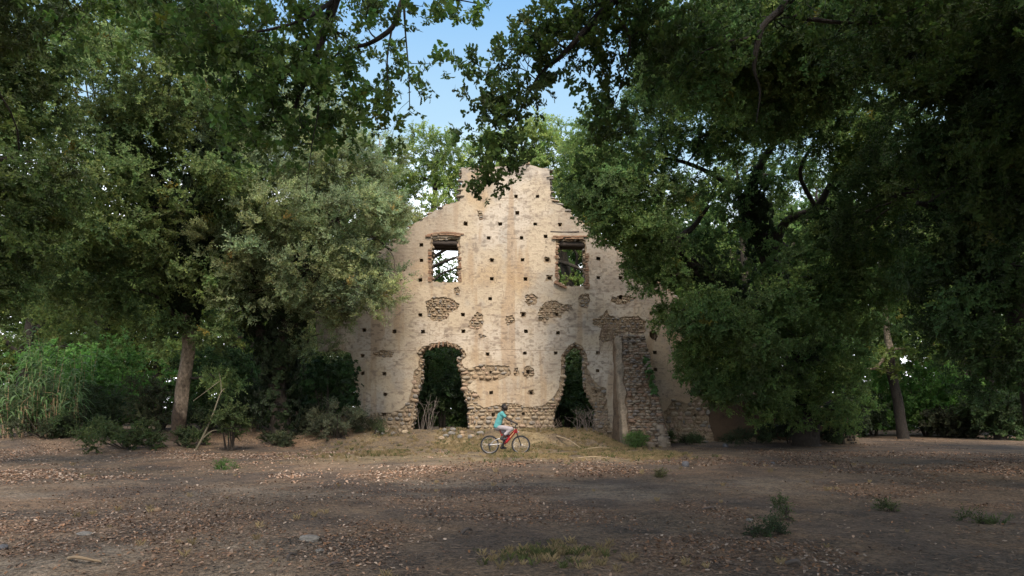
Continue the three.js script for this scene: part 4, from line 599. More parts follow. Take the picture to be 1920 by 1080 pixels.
shrub({ seed: 313, px: 700, py: 820, d: 29.2, w: 2.4, h: 0.45, n: 60, label: 'low dull green weeds along the foot of the cobble base left of the big doorway', color: [0.085, 0.1, 0.045], leaf: 'weed', stems: 4, size: 1.5, name: 'weed_clump', category: 'weeds' });
shrub({ seed: 314, px: 60, py: 800, d: 31.5, w: 3.4, h: 2.8, n: 260, label: 'dark shady bush behind the foot of the tallest canes', color: [0.05, 0.085, 0.03] });
shrub({ seed: 315, px: 185, py: 815, d: 30, w: 2.6, h: 2.0, n: 200, label: 'dark bush right of the canes, below the bright green bush', color: [0.05, 0.08, 0.03], leaf: 'oak' });
for (const [px, d, w, h, n, l, c] of [[85, 27.5, 3, 1.1, 150, 'dark tangle of low brush along the bank below the canes', [0.05, 0.07, 0.03]], [385, 28.5, 2, 1.5, 130, 'dark brush between the pale trunk and the upright bush, behind them', [0.05, 0.075, 0.028]], [480, 29.5, 2.4, 2.0, 190, 'dark brush at the foot of the ivy-clad tree', [0.045, 0.07, 0.026]], [515, 27.6, 1.8, 0.5, 70, 'low ragged green brush in front of the ivy-clad tree', [0.06, 0.08, 0.035]], [345, 26.3, 1.6, 0.5, 60, 'low green tufts round the foot of the pale trunk', [0.06, 0.09, 0.03]]]) shrub({ seed: 320 + px % 10 + d, px, py: 830, d, w, h, n, label: l, color: c, leaf: 'oak', size: 0.9 });
// behind the doorways
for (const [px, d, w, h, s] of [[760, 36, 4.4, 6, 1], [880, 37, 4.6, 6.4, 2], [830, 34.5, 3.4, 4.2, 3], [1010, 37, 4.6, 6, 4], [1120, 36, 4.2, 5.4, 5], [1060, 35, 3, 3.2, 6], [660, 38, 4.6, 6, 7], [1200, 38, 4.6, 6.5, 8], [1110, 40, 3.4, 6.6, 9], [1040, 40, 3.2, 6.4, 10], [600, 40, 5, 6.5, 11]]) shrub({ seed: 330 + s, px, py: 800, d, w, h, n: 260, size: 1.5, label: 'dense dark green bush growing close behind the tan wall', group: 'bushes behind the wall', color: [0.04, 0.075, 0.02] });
// right
shrub({ seed: 350, px: 1197, py: 838, d: 27.6, w: 1.15, h: 0.6, n: 70, label: 'small fresh green bush at the foot of the sloping buttress', color: [0.085, 0.16, 0.04], leaf: 'weed', size: 1.4, stems: 4 });
for (const [px, d, w, h, s, c, l] of [[1640, 41, 4.4, 4.4, 1, [0.11, 0.24, 0.05], 'lush green bush in the wood, just beyond the dark wall end'], [1740, 40, 4.4, 5.4, 2, [0.11, 0.24, 0.05], 'tall bright green bush right of the leaning trunk in the wood'], [1830, 42, 5, 5, 3, [0.11, 0.24, 0.05], 'broad bright green bush in the wood near the right edge'], [1880, 36, 3.4, 3, 4, [0.05, 0.09, 0.028], 'dark green bush at the right edge behind the near oak'], [1780, 38.5, 3, 1.6, 5, [0.045, 0.055, 0.025], 'low brownish thicket at the edge of the lit strip of fallen leaves'], [1590, 39, 3.6, 3, 6, [0.035, 0.06, 0.02], 'dark bush behind the end of the low wall'], [1930, 41, 4, 5.6, 7, LUSH, 'green bush past the right edge of the wood']]) shrub({ seed: 350 + s, px, py: 815, d, w, h, n: 520, size: 1.3, label: l, color: c });
shrub({ seed: 361, px: 1290, py: 832, d: 30.2, w: 2.4, h: 0.5, n: 60, label: 'low green weeds at the dark foot of the wall right of the buttress', color: [0.07, 0.11, 0.035], leaf: 'weed', size: 1.5, stems: 4, name: 'weed_clump', category: 'weeds' });
shrub({ seed: 362, px: 1420, py: 832, d: 30, w: 4.6, h: 0.6, n: 90, label: 'shaded weeds along the foot of the low dark wall', color: [0.05, 0.075, 0.03], leaf: 'weed', size: 1.5, stems: 4, name: 'weed_clump', category: 'weeds' });
shrub({ seed: 363, px: 1578, py: 838, d: 30.3, w: 2.0, h: 2.1, n: 240, label: 'dark ivy smothering the broken far end of the low wall', color: [0.035, 0.055, 0.02], leaf: 'ivy', category: 'ivy bush', name: 'ivy_thicket' });
shrub({ seed: 364, px: 1480, py: 836, d: 30.3, w: 2.6, h: 1.2, n: 160, label: 'dark low ivy in front of the low wall beside the great oak trunk', color: [0.035, 0.055, 0.02], leaf: 'ivy', category: 'ivy bush', name: 'ivy_thicket' });
// weeds in the foreground dirt
shrub({ seed: 370, px: 1435, py: 1008, d: 8.6, w: 0.7, h: 0.14, n: 26, label: 'largest green weed clump in the foreground dirt, right of the middle', color: [0.04, 0.062, 0.026], leaf: 'weed', size: 0.75, stems: 5, name: 'weed_clump', category: 'weeds' });
shrub({ seed: 371, px: 1470, py: 965, d: 9.6, w: 0.3, h: 0.3, n: 16, label: 'thin green weed just behind the largest foreground weed clump', color: [0.06, 0.1, 0.03], leaf: 'weed', size: 0.7, stems: 3, name: 'weed_clump', category: 'weeds' });
shrub({ seed: 372, px: 1840, py: 985, d: 9.4, w: 0.5, h: 0.17, n: 16, label: 'small green weed clump in deep shade near the right edge', color: [0.06, 0.095, 0.03], leaf: 'weed', size: 0.7, stems: 3, name: 'weed_clump', category: 'weeds' });
shrub({ seed: 373, px: 1668, py: 960, d: 10.4, w: 0.4, h: 0.18, n: 14, label: 'faint low weed between the two foreground weed clumps at the right', color: [0.06, 0.09, 0.03], leaf: 'weed', size: 0.7, stems: 2, name: 'weed_clump', category: 'weeds' });
shrub({ seed: 374, px: 1240, py: 895, d: 15.6, w: 0.5, h: 0.16, n: 12, label: 'little yellowish weed in the dirt right of the rider', color: [0.1, 0.11, 0.04], leaf: 'weed', size: 0.8, stems: 2, name: 'weed_clump', category: 'weeds' });

// grey brush and bare stems
function brush(name, px, py, d, n, h, w, label, mat, seed, category = 'dry brush') {
  const r = rng(seed), base = at(px, py, d); base.y = gh(base.x, base.z) - 0.03; const t = thing(name, base, label, category), gs = [];
  for (let i = 0; i < n; i++) { const a = r() * 6.28, l = h * (0.6 + 0.6 * r()), s = w * (0.3 + 0.7 * r()), x0 = (r() - 0.5) * w * 0.6, z0 = (r() - 0.5) * w * 0.4, x1 = x0 + Math.cos(a) * s * 0.5, z1 = z0 + Math.sin(a) * s * 0.4; const m = V(mix(x0, x1, 0.5) + (r() - 0.5) * 0.1, l * 0.6, mix(z0, z1, 0.5)), e = V(x1, l * (0.75 + 0.3 * r()), z1); gs.push(tube([[V(x0, 0, z0), 0.01], [m, 0.007], [e, 0.003]], 4, 3, 0.1, i)); for (let k = 0; k < 4; k++) { const q = m.clone().lerp(e, r()); gs.push(tube([[q, 0.006], [q.clone().add(V((r() - 0.5) * 0.5, r() * 0.35, (r() - 0.5) * 0.4)), 0.002]], 3, 2, 0, k)); } }
  mesh('twigs', merge(gs), mat, t); return t;
}
const dryGrey = std([0.15, 0.125, 0.105]), dryTan = std([0.22, 0.165, 0.1]);
brush('dry_brush', 797, 806, 29.8, 12, 1.5, 0.9, 'bare grey bush at the left side of the big arched doorway', dryGrey, 401);
brush('dry_brush', 1100, 815, 29.6, 30, 0.9, 1.8, 'heap of grey dry brush in front of the narrow doorway', dryGrey, 402);
brush('dry_brush', 1020, 812, 29.6, 16, 0.5, 1.4, 'low dry brush at the wall foot between rider and narrow doorway', std([0.22, 0.17, 0.13]), 403);
brush('dry_brush', 740, 822, 29, 10, 0.5, 1.4, 'straw-coloured dry stalks below the cobbles left of the big doorway', dryTan, 404);
{ // the bare forked stem by the left trunk
  const b = at(362, 852, 25.4); b.y = gh(b.x, b.z); const t = thing('bare_sapling', b, 'bare pale forked sapling leaning right beside the pale trunk', 'sapling'), L = (l) => l.map(([x, y, r]) => [at(x, y, 25.4).sub(b), r]);
  mesh('stem', tube(L([[360, 856, 0.045], [378, 824, 0.04], [400, 775, 0.032], [415, 735, 0.026], [422, 728, 0.012]]), 7, 4, 0.12, 3), std([0.15, 0.13, 0.085]), t);
  mesh('branch', tube(L([[380, 822, 0.03], [398, 808, 0.024], [418, 806, 0.012]]), 6, 3, 0.1, 4), std([0.14, 0.12, 0.08]), t);
  mesh('branch', tube(L([[415, 737, 0.018], [414, 715, 0.012], [411, 700, 0.006]]), 5, 3, 0.1, 5), std([0.14, 0.12, 0.08]), t);
  mesh('branch', tube(L([[411, 715, 0.012], [385, 735, 0.01], [362, 752, 0.006]]), 5, 3, 0.1, 6), std([0.22, 0.19, 0.13]), t);
}
{ // dead vines by the buttress
  const r = rng(9), b = V(wx(1138), wy(640), -WD + 0.06), t = thing('dry_vine', b, 'mat of dead brown vines clinging to the wall above the buttress', 'dead vine'), gs = [];
  for (let i = 0; i < 34; i++) { const x = mix(-0.6, 1.5, r()), y = mix(-0.1, 0.9, r()) + x * 0.25; gs.push(tube([[V(x, y, 0.02), 0.014], [V(x - 0.2 + 0.3 * r(), y - 0.35, 0.05 + 0.05 * r()), 0.01], [V(x - 0.35 + 0.5 * r(), y - 0.5 - 0.5 * r(), 0.03), 0.004]], 4, 3, 0.1, i)); }
  mesh('stems', merge(gs), std([0.19, 0.13, 0.09]), t);
  const iv = [], q = rng(10); for (let i = 0; i < 46; i++) { const y = q(); iv.push([sprigMatrix(V((1.4 + 0.25 * q() + (1 - y) * 0.35), -2.6 + y * 1.8, 1.0 + (1 - y) * 0.9), ball(q).add(V(0, 0, 0.6)).normalize(), q, 0.7), [1, 1, 1]]); }
  const c = thing('ivy_creeper', b, 'fresh green creeper hanging down the right side of the buttress', 'ivy'); foliage('foliage', iv, 'ivy', leafMat([0.075, 0.15, 0.04]), c);
}

// ---------------------------------------------------------------- giant canes at the left
const caneGreen = leafMat([0.095, 0.17, 0.06]), caneStem = std([0.2, 0.22, 0.09]), caneDry = std([0.27, 0.18, 0.1]);
function caneClump(px, d, n, h, w, label, seed) {
  const r = rng(seed), b = at(px, 800, d); b.y = gh(b.x, b.z) - 0.05; const t = thing('cane_clump', b, label, 'giant canes'), st = [], dry = [], out = { pos: [], col: [] };
  for (let i = 0; i < n; i++) {
    const x = (r() - 0.5) * w, z = (r() - 0.5) * w * 0.5, H = h * (0.5 + 0.5 * r()), lx = (r() - 0.5) * 1.1, lz = (r() - 0.5) * 0.6, P = (s) => V(x + lx * s * s, H * s, z + lz * s * s);
    (r() < 0.5 ? st : dry).push(tube([[P(0), 0.016], [P(0.5), 0.013], [P(1), 0.005]], 5, 3, 0, i));
    for (let k = 0; k < 16; k++) { const s = mix(0.22, 1, (k + r()) / 16), a = k * 2.6 + r(), L = (0.65 + 0.5 * r()) * (s > 0.9 ? 0.7 : 1), dir = V(Math.cos(a), 0.75, Math.sin(a) * 0.8).normalize(), p = P(s), side = V(-dir.z, 0, dir.x).normalize(), T = 0.8 + 0.5 * r(); let last = null; for (let j = 0; j <= 5; j++) { const u = j / 5, c = p.clone().addScaledVector(dir, L * u).add(V(0, -L * 0.95 * u * u, 0)), wd = 0.05 * (1 - u * u) + 0.002; const A = c.clone().addScaledVector(side, wd), B = c.clone().addScaledVector(side, -wd); if (last) for (const v of [last[0], last[1], A, A, last[1], B]) { out.pos.push(v.x, v.y, v.z); out.col.push(T, T, T); } last = [A, B]; } }
  }
  for (let i = 0; i < n * 1.2; i++) { const x = (r() - 0.5) * w * 1.1, z = (r() - 0.3) * w * 0.5; dry.push(tube([[V(x, 0, z), 0.014], [V(x + (r() - 0.5) * 0.5, 0.8 + r(), z + 0.2 * r()), 0.008], [V(x + (r() - 0.5) * 1.2, 1 + r() * 0.9, z + 0.4 * r()), 0.004]], 4, 2, 0, i)); }
  mesh('stem', merge(st), caneStem, t); mesh('dry_stem', merge(dry), caneDry, t);
  const g = new THREE.BufferGeometry(); g.setAttribute('position', new THREE.Float32BufferAttribute(out.pos, 3)); g.setAttribute('color', new THREE.Float32BufferAttribute(out.col, 3)); g.computeVertexNormals(); mesh('leaves', g, caneGreen, t, 'stuff');
}
caneClump(65, 28.5, 12, 5.4, 1.5, 'tallest clump of giant canes with arching blue-green leaves at the left edge', 501);
caneClump(125, 28, 8, 3.9, 1.2, 'shorter clump of giant canes right of the tallest clump', 502);
caneClump(5, 27.5, 11, 3.4, 1.8, 'low clump of giant canes with bent yellow stalks at the very left edge', 503);
caneClump(160, 30.5, 5, 5.2, 1, 'thin stand of tall canes beside the bright green bush', 504);

// ---------------------------------------------------------------- fallen leaves, dry grass, stones, sticks
{
  const lg = (seed) => { const r = rng(seed), o = { pos: [], col: [] }; leafGeo(o, V(-0.5, 0.12, 0), V(1, 0, 0), V(0, 1, 0), 1, 0.55, 1, [1, 1, 1], 0.3 + 0.5 * r()); for (let i = 0; i < o.pos.length; i += 3) { const x = o.pos[i], z = o.pos[i + 2]; o.pos[i + 1] = 0.1 + (r() * 0.02) + 0.25 * Math.sin(x * 3 + seed) * x + 0.5 * z * z * (seed % 2 ? 1 : -0.5); } const g = new THREE.BufferGeometry(); g.setAttribute('position', new THREE.Float32BufferAttribute(o.pos, 3)); g.computeVertexNormals(); return g; };
  const r = rng(601), pal = [[0.27, 0.15, 0.085], [0.33, 0.22, 0.15], [0.18, 0.1, 0.06], [0.38, 0.29, 0.22], [0.24, 0.12, 0.055], [0.11, 0.07, 0.05], [0.2, 0.135, 0.095]], sets = [[], [], [], []];
  let tries = 0, n = 0;
  while (n < 60000 && tries++ < 1100000) {
    const d = 5.4 * Math.pow(42 / 5.4, r() * 0.72 + 0.28 * r()), x = (r() - 0.5) * 2 * (d * 0.83 + 1.5), z = -d;
    if (z < -30.6 && x < 15 && x > -11.5) continue;
    const dens = zoneLitter(x, z); if (r() > dens * (x < -2 && d > 14 ? 0.75 : 0.95) * Math.min(1, d / 15 + 0.25)) continue;
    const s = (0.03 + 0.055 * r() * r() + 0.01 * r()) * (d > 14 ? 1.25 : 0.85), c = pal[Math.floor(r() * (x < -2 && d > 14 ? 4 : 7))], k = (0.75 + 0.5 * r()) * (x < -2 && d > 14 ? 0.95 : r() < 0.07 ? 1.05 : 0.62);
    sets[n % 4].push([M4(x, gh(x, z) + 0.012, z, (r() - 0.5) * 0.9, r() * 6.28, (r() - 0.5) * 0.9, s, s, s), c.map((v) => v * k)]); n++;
  }
  const m = new THREE.MeshStandardMaterial({ color: 0xffffff, roughness: 0.85, side: THREE.DoubleSide }), c = new THREE.Color(), holder = new THREE.Group(); holder.name = 'fallen_leaves'; holder.userData = { kind: 'stuff', label: 'brown and orange dead leaves scattered over the dirt of the clearing', category: 'fallen leaves' }; scene.add(holder);
  sets.forEach((s, i) => { const im = new THREE.InstancedMesh(lg(i + 1), m, s.length); im.name = 'leaf_litter'; im.userData.kind = 'stuff'; im.castShadow = im.receiveShadow = true; s.forEach(([q, k], j) => { im.setMatrixAt(j, q); im.setColorAt(j, c.setRGB(...k)); }); holder.add(im); });
}
{
  const blade = (seed) => { const r = rng(seed), p = []; for (let i = 0; i < 16; i++) { const a = r() * 6.28, h = 0.07 + 0.15 * r(), l = 0.04 + 0.12 * r(), x = (r() - 0.5) * 0.12, z = (r() - 0.5) * 0.12, w = 0.005; const A = [x - w, 0, z], B = [x + w, 0, z], C = [x + Math.cos(a) * l * 0.4 + w * 0.6, h * 0.7, z + Math.sin(a) * l * 0.4], D = [x + Math.cos(a) * l, h, z + Math.sin(a) * l]; p.push(...A, ...B, ...C, ...A, ...C, ...D); } const g = new THREE.BufferGeometry(); g.setAttribute('position', new THREE.Float32BufferAttribute(p, 3)); g.computeVertexNormals(); return g; };
  const r = rng(611), dry = [], green = [];
  for (let i = 0; i < 60000 && dry.length < 3400; i++) { const x = mix(-10, 7.5, r()), z = -mix(18, 30.8, r()); if (r() < zoneGrass(x, z) ** 1.6 * 0.6) (r() < 0.8 ? dry : green).push([x, z]); }
  for (let i = 0; i < 150; i++) { const a = r() * 6.28, q = r() * 1.5, x = 0.42 + Math.cos(a) * q * 0.55 + (r() - 0.5) * 0.5, z = -7.15 + Math.sin(a) * q * 0.45; (r() < 0.4 ? green : dry).push([x, z]); }
  for (let i = 0; i < 260; i++) { const d = mix(6, 20, r()), x = (r() - 0.5) * 1.5 * d; if (fbm(x * 0.9, d * 0.9, 88, 3) > 0.56) (r() < 0.9 ? dry : green).push([x, -d]); }
  const g = new THREE.Group(); g.name = 'grass'; g.userData = { kind: 'stuff', label: 'sparse dry yellowish grass round the rider and along the wall foot', category: 'grass' }; scene.add(g); const c = new THREE.Color(), mt = leafMat([0.5, 0.5, 0.5].map((v) => v * 1.001), 0.95, 0.3); mt.vertexColors = false;
  [[dry, [0.5, 0.38, 0.2]], [green, [0.15, 0.18, 0.06]]].forEach(([l, k], v) => { const im = new THREE.InstancedMesh(blade(v + 5), mt, l.length); im.name = v ? 'green_grass' : 'dry_grass'; im.userData.kind = 'stuff'; im.castShadow = im.receiveShadow = true; l.forEach(([x, z], i) => { const s = (0.6 + 0.8 * r()) * (z < -15 ? 0.5 : 0.4); im.setMatrixAt(i, M4(x, gh(x, z) - 0.005, z, 0, r() * 6.28, 0, s, s, s)); const t = 0.7 + 0.6 * r(); im.setColorAt(i, c.setRGB(k[0] * t, k[1] * t, k[2] * t)); }); g.add(im); });
}
const greyStone = std([0.2, 0.2, 0.21], { map: stoneGrain, bumpMap: stoneGrain, bumpScale: 0.008 }), paleStone = std([0.2, 0.185, 0.165], { map: stoneGrain, bumpMap: stoneGrain, bumpScale: 0.008 }), darkStone = std([0.1, 0.1, 0.108], { map: stoneGrain, bumpMap: stoneGrain, bumpScale: 0.008 });
function rock(px, py, d, w, h, dp, mat, label, seed, group) { const p = at(px, py, d), m = mesh('stone', stoneShape(seed, 0.25, 12, 9), mat); m.position.set(p.x, gh(p.x, p.z) + h * 0.28, p.z); m.rotation.y = seed; m.rotation.z = 0.08; m.scale.set(w, h, dp); tag(m, label, 'stone', group); }
rock(580, 1016, 7.96, 0.26, 0.1, 0.16, paleStone, 'pale grey flat stone in the foreground dirt, left of the middle', 3.1);
rock(600, 1038, 7.4, 0.13, 0.05, 0.09, paleStone, 'small pale stone just in front of the flat grey stone', 4.4);
rock(1286, 873, 18.9, 0.24, 0.2, 0.2, darkStone, 'rounded dark grey stone on the dirt right of the rider', 5.2);
rock(1449, 870, 19.4, 0.14, 0.09, 0.12, darkStone, 'small dark stone on the shaded dirt right of the rounded grey stone', 6.2);
rock(296, 962, 10.2, 0.12, 0.08, 0.1, std([0.2, 0.13, 0.08]), 'small brown clod on the dirt at the left', 7.7);
rock(6, 1028, 7.6, 0.14, 0.07, 0.1, darkStone, 'small dark stone at the lower left edge', 8.8);
rock(160, 1003, 8.4, 0.2, 0.05, 0.16, paleStone, 'flat pale stone half sunk in the bare dirt at the lower left', 9.3);
rock(1405, 978, 9.4, 0.1, 0.05, 0.08, paleStone, 'little pale stone left of the largest foreground weed', 2.3);
rock(1360, 837, 28.6, 0.3, 0.22, 0.25, darkStone, 'dark stone at the shaded foot of the wall right of the buttress', 11.3);
{ const r = rng(71); for (let i = 0; i < 11; i++) { const px = 822 + r() * 82, d = 28.2 + r() * 1.6; rock(px, 805, d, 0.2 + 0.22 * r(), 0.14 + 0.1 * r(), 0.2, i % 3 ? paleStone : stoneMats[i % 6], 'whitish fallen stone in the rubble below the big arched doorway', 20 + i * 1.37, 'fallen stones below the big doorway'); }
  for (let i = 0; i < 9; i++) { const px = 690 + r() * 80, d = 28.8 + r() * 1.2; rock(px, 815, d, 0.2 + 0.2 * r(), 0.14 + 0.08 * r(), 0.2, i % 2 ? paleStone : stoneMats[i % 6], 'grey fallen stone at the foot of the cobbles left of the big doorway', 50 + i * 1.71, 'fallen stones left of the big doorway'); } }
function stick(a, b, r0, label, mat, seed, d0, d1) { const p = at(a[0], a[1], d0), q = at(b[0], b[1], d1), y = (v) => { v.y = gh(v.x, v.z) + r0 * 1.2; return v; }; y(p); y(q); const base = p.clone(), m1 = p.clone().lerp(q, 0.5).add(V(0, r0 * 2.5, 0.1)); const m = mesh('stick', tube([[V(0, 0, 0), r0], [m1.sub(base), r0 * 0.9], [q.clone().sub(base), r0 * 0.5]], 6, 4, 0.15, seed), mat); m.position.copy(base); tag(m, label, 'stick'); }
stick([1044, 818], [1092, 838], 0.035, 'pale bent cane lying from the brush towards the clearing', std([0.27, 0.205, 0.125]), 1, 28.6, 25.8);
stick([1094, 836], [1160, 830], 0.03, 'pale straight cane lying before the buttress', std([0.27, 0.205, 0.125]), 2, 25.8, 26.6);
stick([1084, 857], [1142, 858], 0.022, 'thin pale stick lying on the dirt in front of the canes', std([0.26, 0.2, 0.12]), 3, 21.8, 21.6);
stick([128, 1055], [190, 1064], 0.02, 'tan stick at the lower left of the dirt', std([0.2, 0.145, 0.09]), 4, 6.9, 6.8);
stick([540, 1056], [556, 1048], 0.018, 'short black stick in front of the pale flat stone', std([0.06, 0.05, 0.045]), 5, 7, 7.2);
stick([620, 1068], [642, 1064], 0.014, 'thin dark stick at the bottom edge left of the middle', std([0.07, 0.055, 0.05]), 6, 6.7, 6.75);
stick([866, 1004], [885, 998], 0.02, 'dark broken stick by the orange leaves in the middle foreground', std([0.06, 0.05, 0.045]), 7, 8.3, 8.5);
stick([1318, 958], [1342, 958], 0.018, 'short dark stick left of the foreground weeds', std([0.09, 0.07, 0.06]), 8, 10.4, 10.4);
stick([1475, 1068], [1500, 1072], 0.024, 'dark stub of wood at the bottom edge right of the middle', std([0.08, 0.065, 0.055]), 9, 6.7, 6.6);
{ // fine twigs trodden into the dirt
  const r = rng(81), gs = []; for (let i = 0; i < 1600; i++) { const d = mix(5.6, 20, r() * r()), x = (r() - 0.5) * 1.7 * d, a = r() * 6.28, l = 0.05 + 0.14 * r(), z = -d, y = gh(x, z) + 0.008, p = V(x, y, z), q = V(x + Math.cos(a) * l, gh(x + Math.cos(a) * l, z + Math.sin(a) * l) + 0.012, z + Math.sin(a) * l); gs.push(tube([[p, 0.004], [q, 0.002]], 3, 1, 0, i, false)); }
  const t = mesh('twig_litter', merge(gs), std([0.15, 0.11, 0.08]), null, 'stuff'); tag(t, 'fine brown twigs trodden into the foreground dirt', 'twigs');
}

// ---------------------------------------------------------------- the bicycle
const BD = 23.4, BX = (918.3 - 960) * BD / FOCAL;
const lac = (c, o = {}) => std(c, { roughness: 0.4, ...o });
const seg = (a, b, r0, r1 = r0, s = 8) => tube([[V(...a), r0], [V(...b), r1]], s, 1, 0, 1);
{
  const b = thing('bicycle', V(BX, gh(BX + 0.5, -BD) + 0.005, -BD), 'red full-suspension mountain bike with black tyres, ridden across the clearing', 'bicycle');
  const red = lac([0.32, 0.012, 0.015]), black = lac([0.01, 0.01, 0.011], { roughness: 0.6 }), silver = std([0.36, 0.36, 0.375], { metalness: 0.7, roughness: 0.35 }), rubber = std([0.009, 0.009, 0.0095], { roughness: 0.85 });
  const BB = [0.485, 0.36, 0], HT = [0.93, 0.9, 0], HB = [0.965, 0.76, 0];
  for (const [x, rear] of [[0, 1], [1.11, 0]]) {
    const w = new THREE.Group(); w.name = 'wheel'; w.position.set(x, 0.338, 0); b.add(w);
    mesh('tyre', new THREE.TorusGeometry(0.312, 0.026, 10, 48), rubber, w); mesh('rim', new THREE.TorusGeometry(0.284, 0.012, 8, 48), std([0.2, 0.2, 0.21], { metalness: 0.6, roughness: 0.4 }), w);
    const sp = []; for (let i = 0; i < 28; i++) { const a = i / 28 * Math.PI * 2, c = a + (i % 2 ? 0.3 : -0.3), z = i % 4 < 2 ? 0.03 : -0.03; sp.push(seg([Math.cos(c) * 0.025, Math.sin(c) * 0.025, z], [Math.cos(a) * 0.284, Math.sin(a) * 0.284, 0], 0.0016, 0.0016, 4)); } mesh('spokes', merge(sp), silver, w);
    mesh('hub', new THREE.CylinderGeometry(0.026, 0.026, 0.1, 12).rotateX(Math.PI / 2), black, w);
    if (rear) { const cs = [0.062, 0.052, 0.042, 0.034].map((q, i) => new THREE.CylinderGeometry(q, q, 0.006, 20).rotateX(Math.PI / 2).translate(0, 0, 0.036 + i * 0.008)); mesh('cassette', merge(cs), black, w); }
  }
  const fr = []; // a deep box-section main beam, swept down to the crank, and a seat mast
  fr.push(tube([[V(...HT), 0.034], [V(...HB), 0.034]], 10, 1, 0, 1));
  fr.push(tube([[V(0.93, 0.85, 0), 0.05], [V(0.83, 0.74, 0), 0.062], [V(0.7, 0.58, 0), 0.056], [V(0.6, 0.45, 0), 0.05], [V(0.5, 0.38, 0), 0.042]], 10, 4, 0, 1));
  fr.push(tube([[V(0.75, 0.65, 0), 0.03], [V(0.58, 0.66, 0), 0.028], [V(0.43, 0.7, 0), 0.026]], 8, 3, 0, 2));
  fr.push(tube([[V(0.36, 0.84, 0), 0.021], [V(0.42, 0.68, 0), 0.021], [V(0.5, 0.4, 0), 0.021]], 8, 3, 0, 2));
  mesh('frame', merge(fr), red, b);
  mesh('frame_decal', merge([tube([[V(0.86, 0.775, 0.058), 0.012], [V(0.72, 0.605, 0.056), 0.012]], 6, 2, 0, 1)]), std([0.45, 0.4, 0.18]), b);
  const sw = []; for (const z of [0.06, -0.06]) { sw.push(tube([[V(0.52, 0.43, z * 0.6), 0.02], [V(0.38, 0.55, z), 0.018], [V(0.25, 0.53, z), 0.016], [V(0.0, 0.345, z), 0.012]], 7, 4, 0, 1)); sw.push(seg([0.5, 0.38, z * 0.6], [0, 0.34, z], 0.012)); } mesh('swingarm', merge(sw), silver, b);
  const coil = []; for (let i = 0; i <= 60; i++) { const t = i / 60, a = t * 6 * 2 * Math.PI, c = V(mix(0.4, 0.56, t), mix(0.57, 0.63, t), 0); coil.push([c.add(V(-0.35, 0.93, 0).multiplyScalar(Math.cos(a) * 0.026)).add(V(0, 0, Math.sin(a) * 0.026)), 0.006]); } mesh('shock_spring', tube(coil, 5, 1, 0, 1), red, b);
  const fk = []; for (const z of [0.055, -0.055]) fk.push(tube([[V(0.972, 0.75, z), 0.02], [V(1.03, 0.58, z), 0.022], [V(1.11, 0.338, z), 0.016]], 8, 3, 0, 1)); fk.push(seg([0.97, 0.75, -0.07], [0.97, 0.75, 0.07], 0.026)); mesh('fork', merge(fk), black, b);
  mesh('headset_lamp', new THREE.SphereGeometry(0.035, 12, 8).scale(1, 0.8, 1).translate(1.02, 0.79, 0), silver, b);
  mesh('stem', merge([seg([0.93, 0.89, 0], [0.915, 1.03, 0], 0.018), seg([0.915, 1.03, 0], [0.97, 1.075, 0], 0.018)]), black, b);
  const hb = mesh('handlebar', seg([0.97, 1.075, -0.3], [0.97, 1.075, 0.3], 0.012), black, b); for (const z of [0.25, -0.25]) mesh('grip', new THREE.CylinderGeometry(0.017, 0.017, 0.12, 10).rotateX(Math.PI / 2).translate(0.97, 1.075, z), rubber, hb);
  mesh('saddle', tube([[V(0.2, 0.9, 0), 0.045], [V(0.26, 0.905, 0), 0.075], [V(0.34, 0.9, 0), 0.05], [V(0.47, 0.895, 0), 0.022]], 10, 4, 0, 1).scale(1, 1, 1), black, b); mesh('seat_post', seg([0.36, 0.84, 0], [0.325, 0.9, 0], 0.014), silver, b);
  const cr = []; cr.push(new THREE.TorusGeometry(0.085, 0.007, 6, 30).translate(0.485, 0.36, 0.06), new THREE.CylinderGeometry(0.035, 0.035, 0.13, 12).rotateX(Math.PI / 2).translate(0.485, 0.36, 0)); for (let i = 0; i < 5; i++) { const a = i * 1.256; cr.push(seg([0.485, 0.36, 0.06], [0.485 + Math.cos(a) * 0.085, 0.36 + Math.sin(a) * 0.085, 0.06], 0.007, 0.007, 5)); } cr.push(seg([0.485, 0.36, 0.08], [0.505, 0.528, 0.09], 0.013), seg([0.485, 0.36, -0.08], [0.465, 0.192, -0.09], 0.013)); mesh('crankset', merge(cr), black, b);
  for (const [x, y, z] of [[0.505, 0.53, 0.145], [0.465, 0.19, -0.145]]) mesh('pedal', new THREE.BoxGeometry(0.09, 0.022, 0.09).translate(x, y, z), black, b);
  mesh('chain', merge([seg([0.485, 0.443, 0.06], [0, 0.39, 0.05], 0.006, 0.006, 5), seg([0.485, 0.277, 0.06], [0.01, 0.24, 0.05], 0.006, 0.006, 5)]), std([0.1, 0.09, 0.08], { metalness: 0.6 }), b);
  mesh('derailleur', merge([seg([0, 0.31, 0.06], [0.0, 0.19, 0.055], 0.012), new THREE.CylinderGeometry(0.024, 0.024, 0.012, 12).rotateX(Math.PI / 2).translate(0.0, 0.19, 0.055), new THREE.CylinderGeometry(0.022, 0.022, 0.012, 12).rotateX(Math.PI / 2).translate(-0.02, 0.25, 0.055)]), black, b);
}

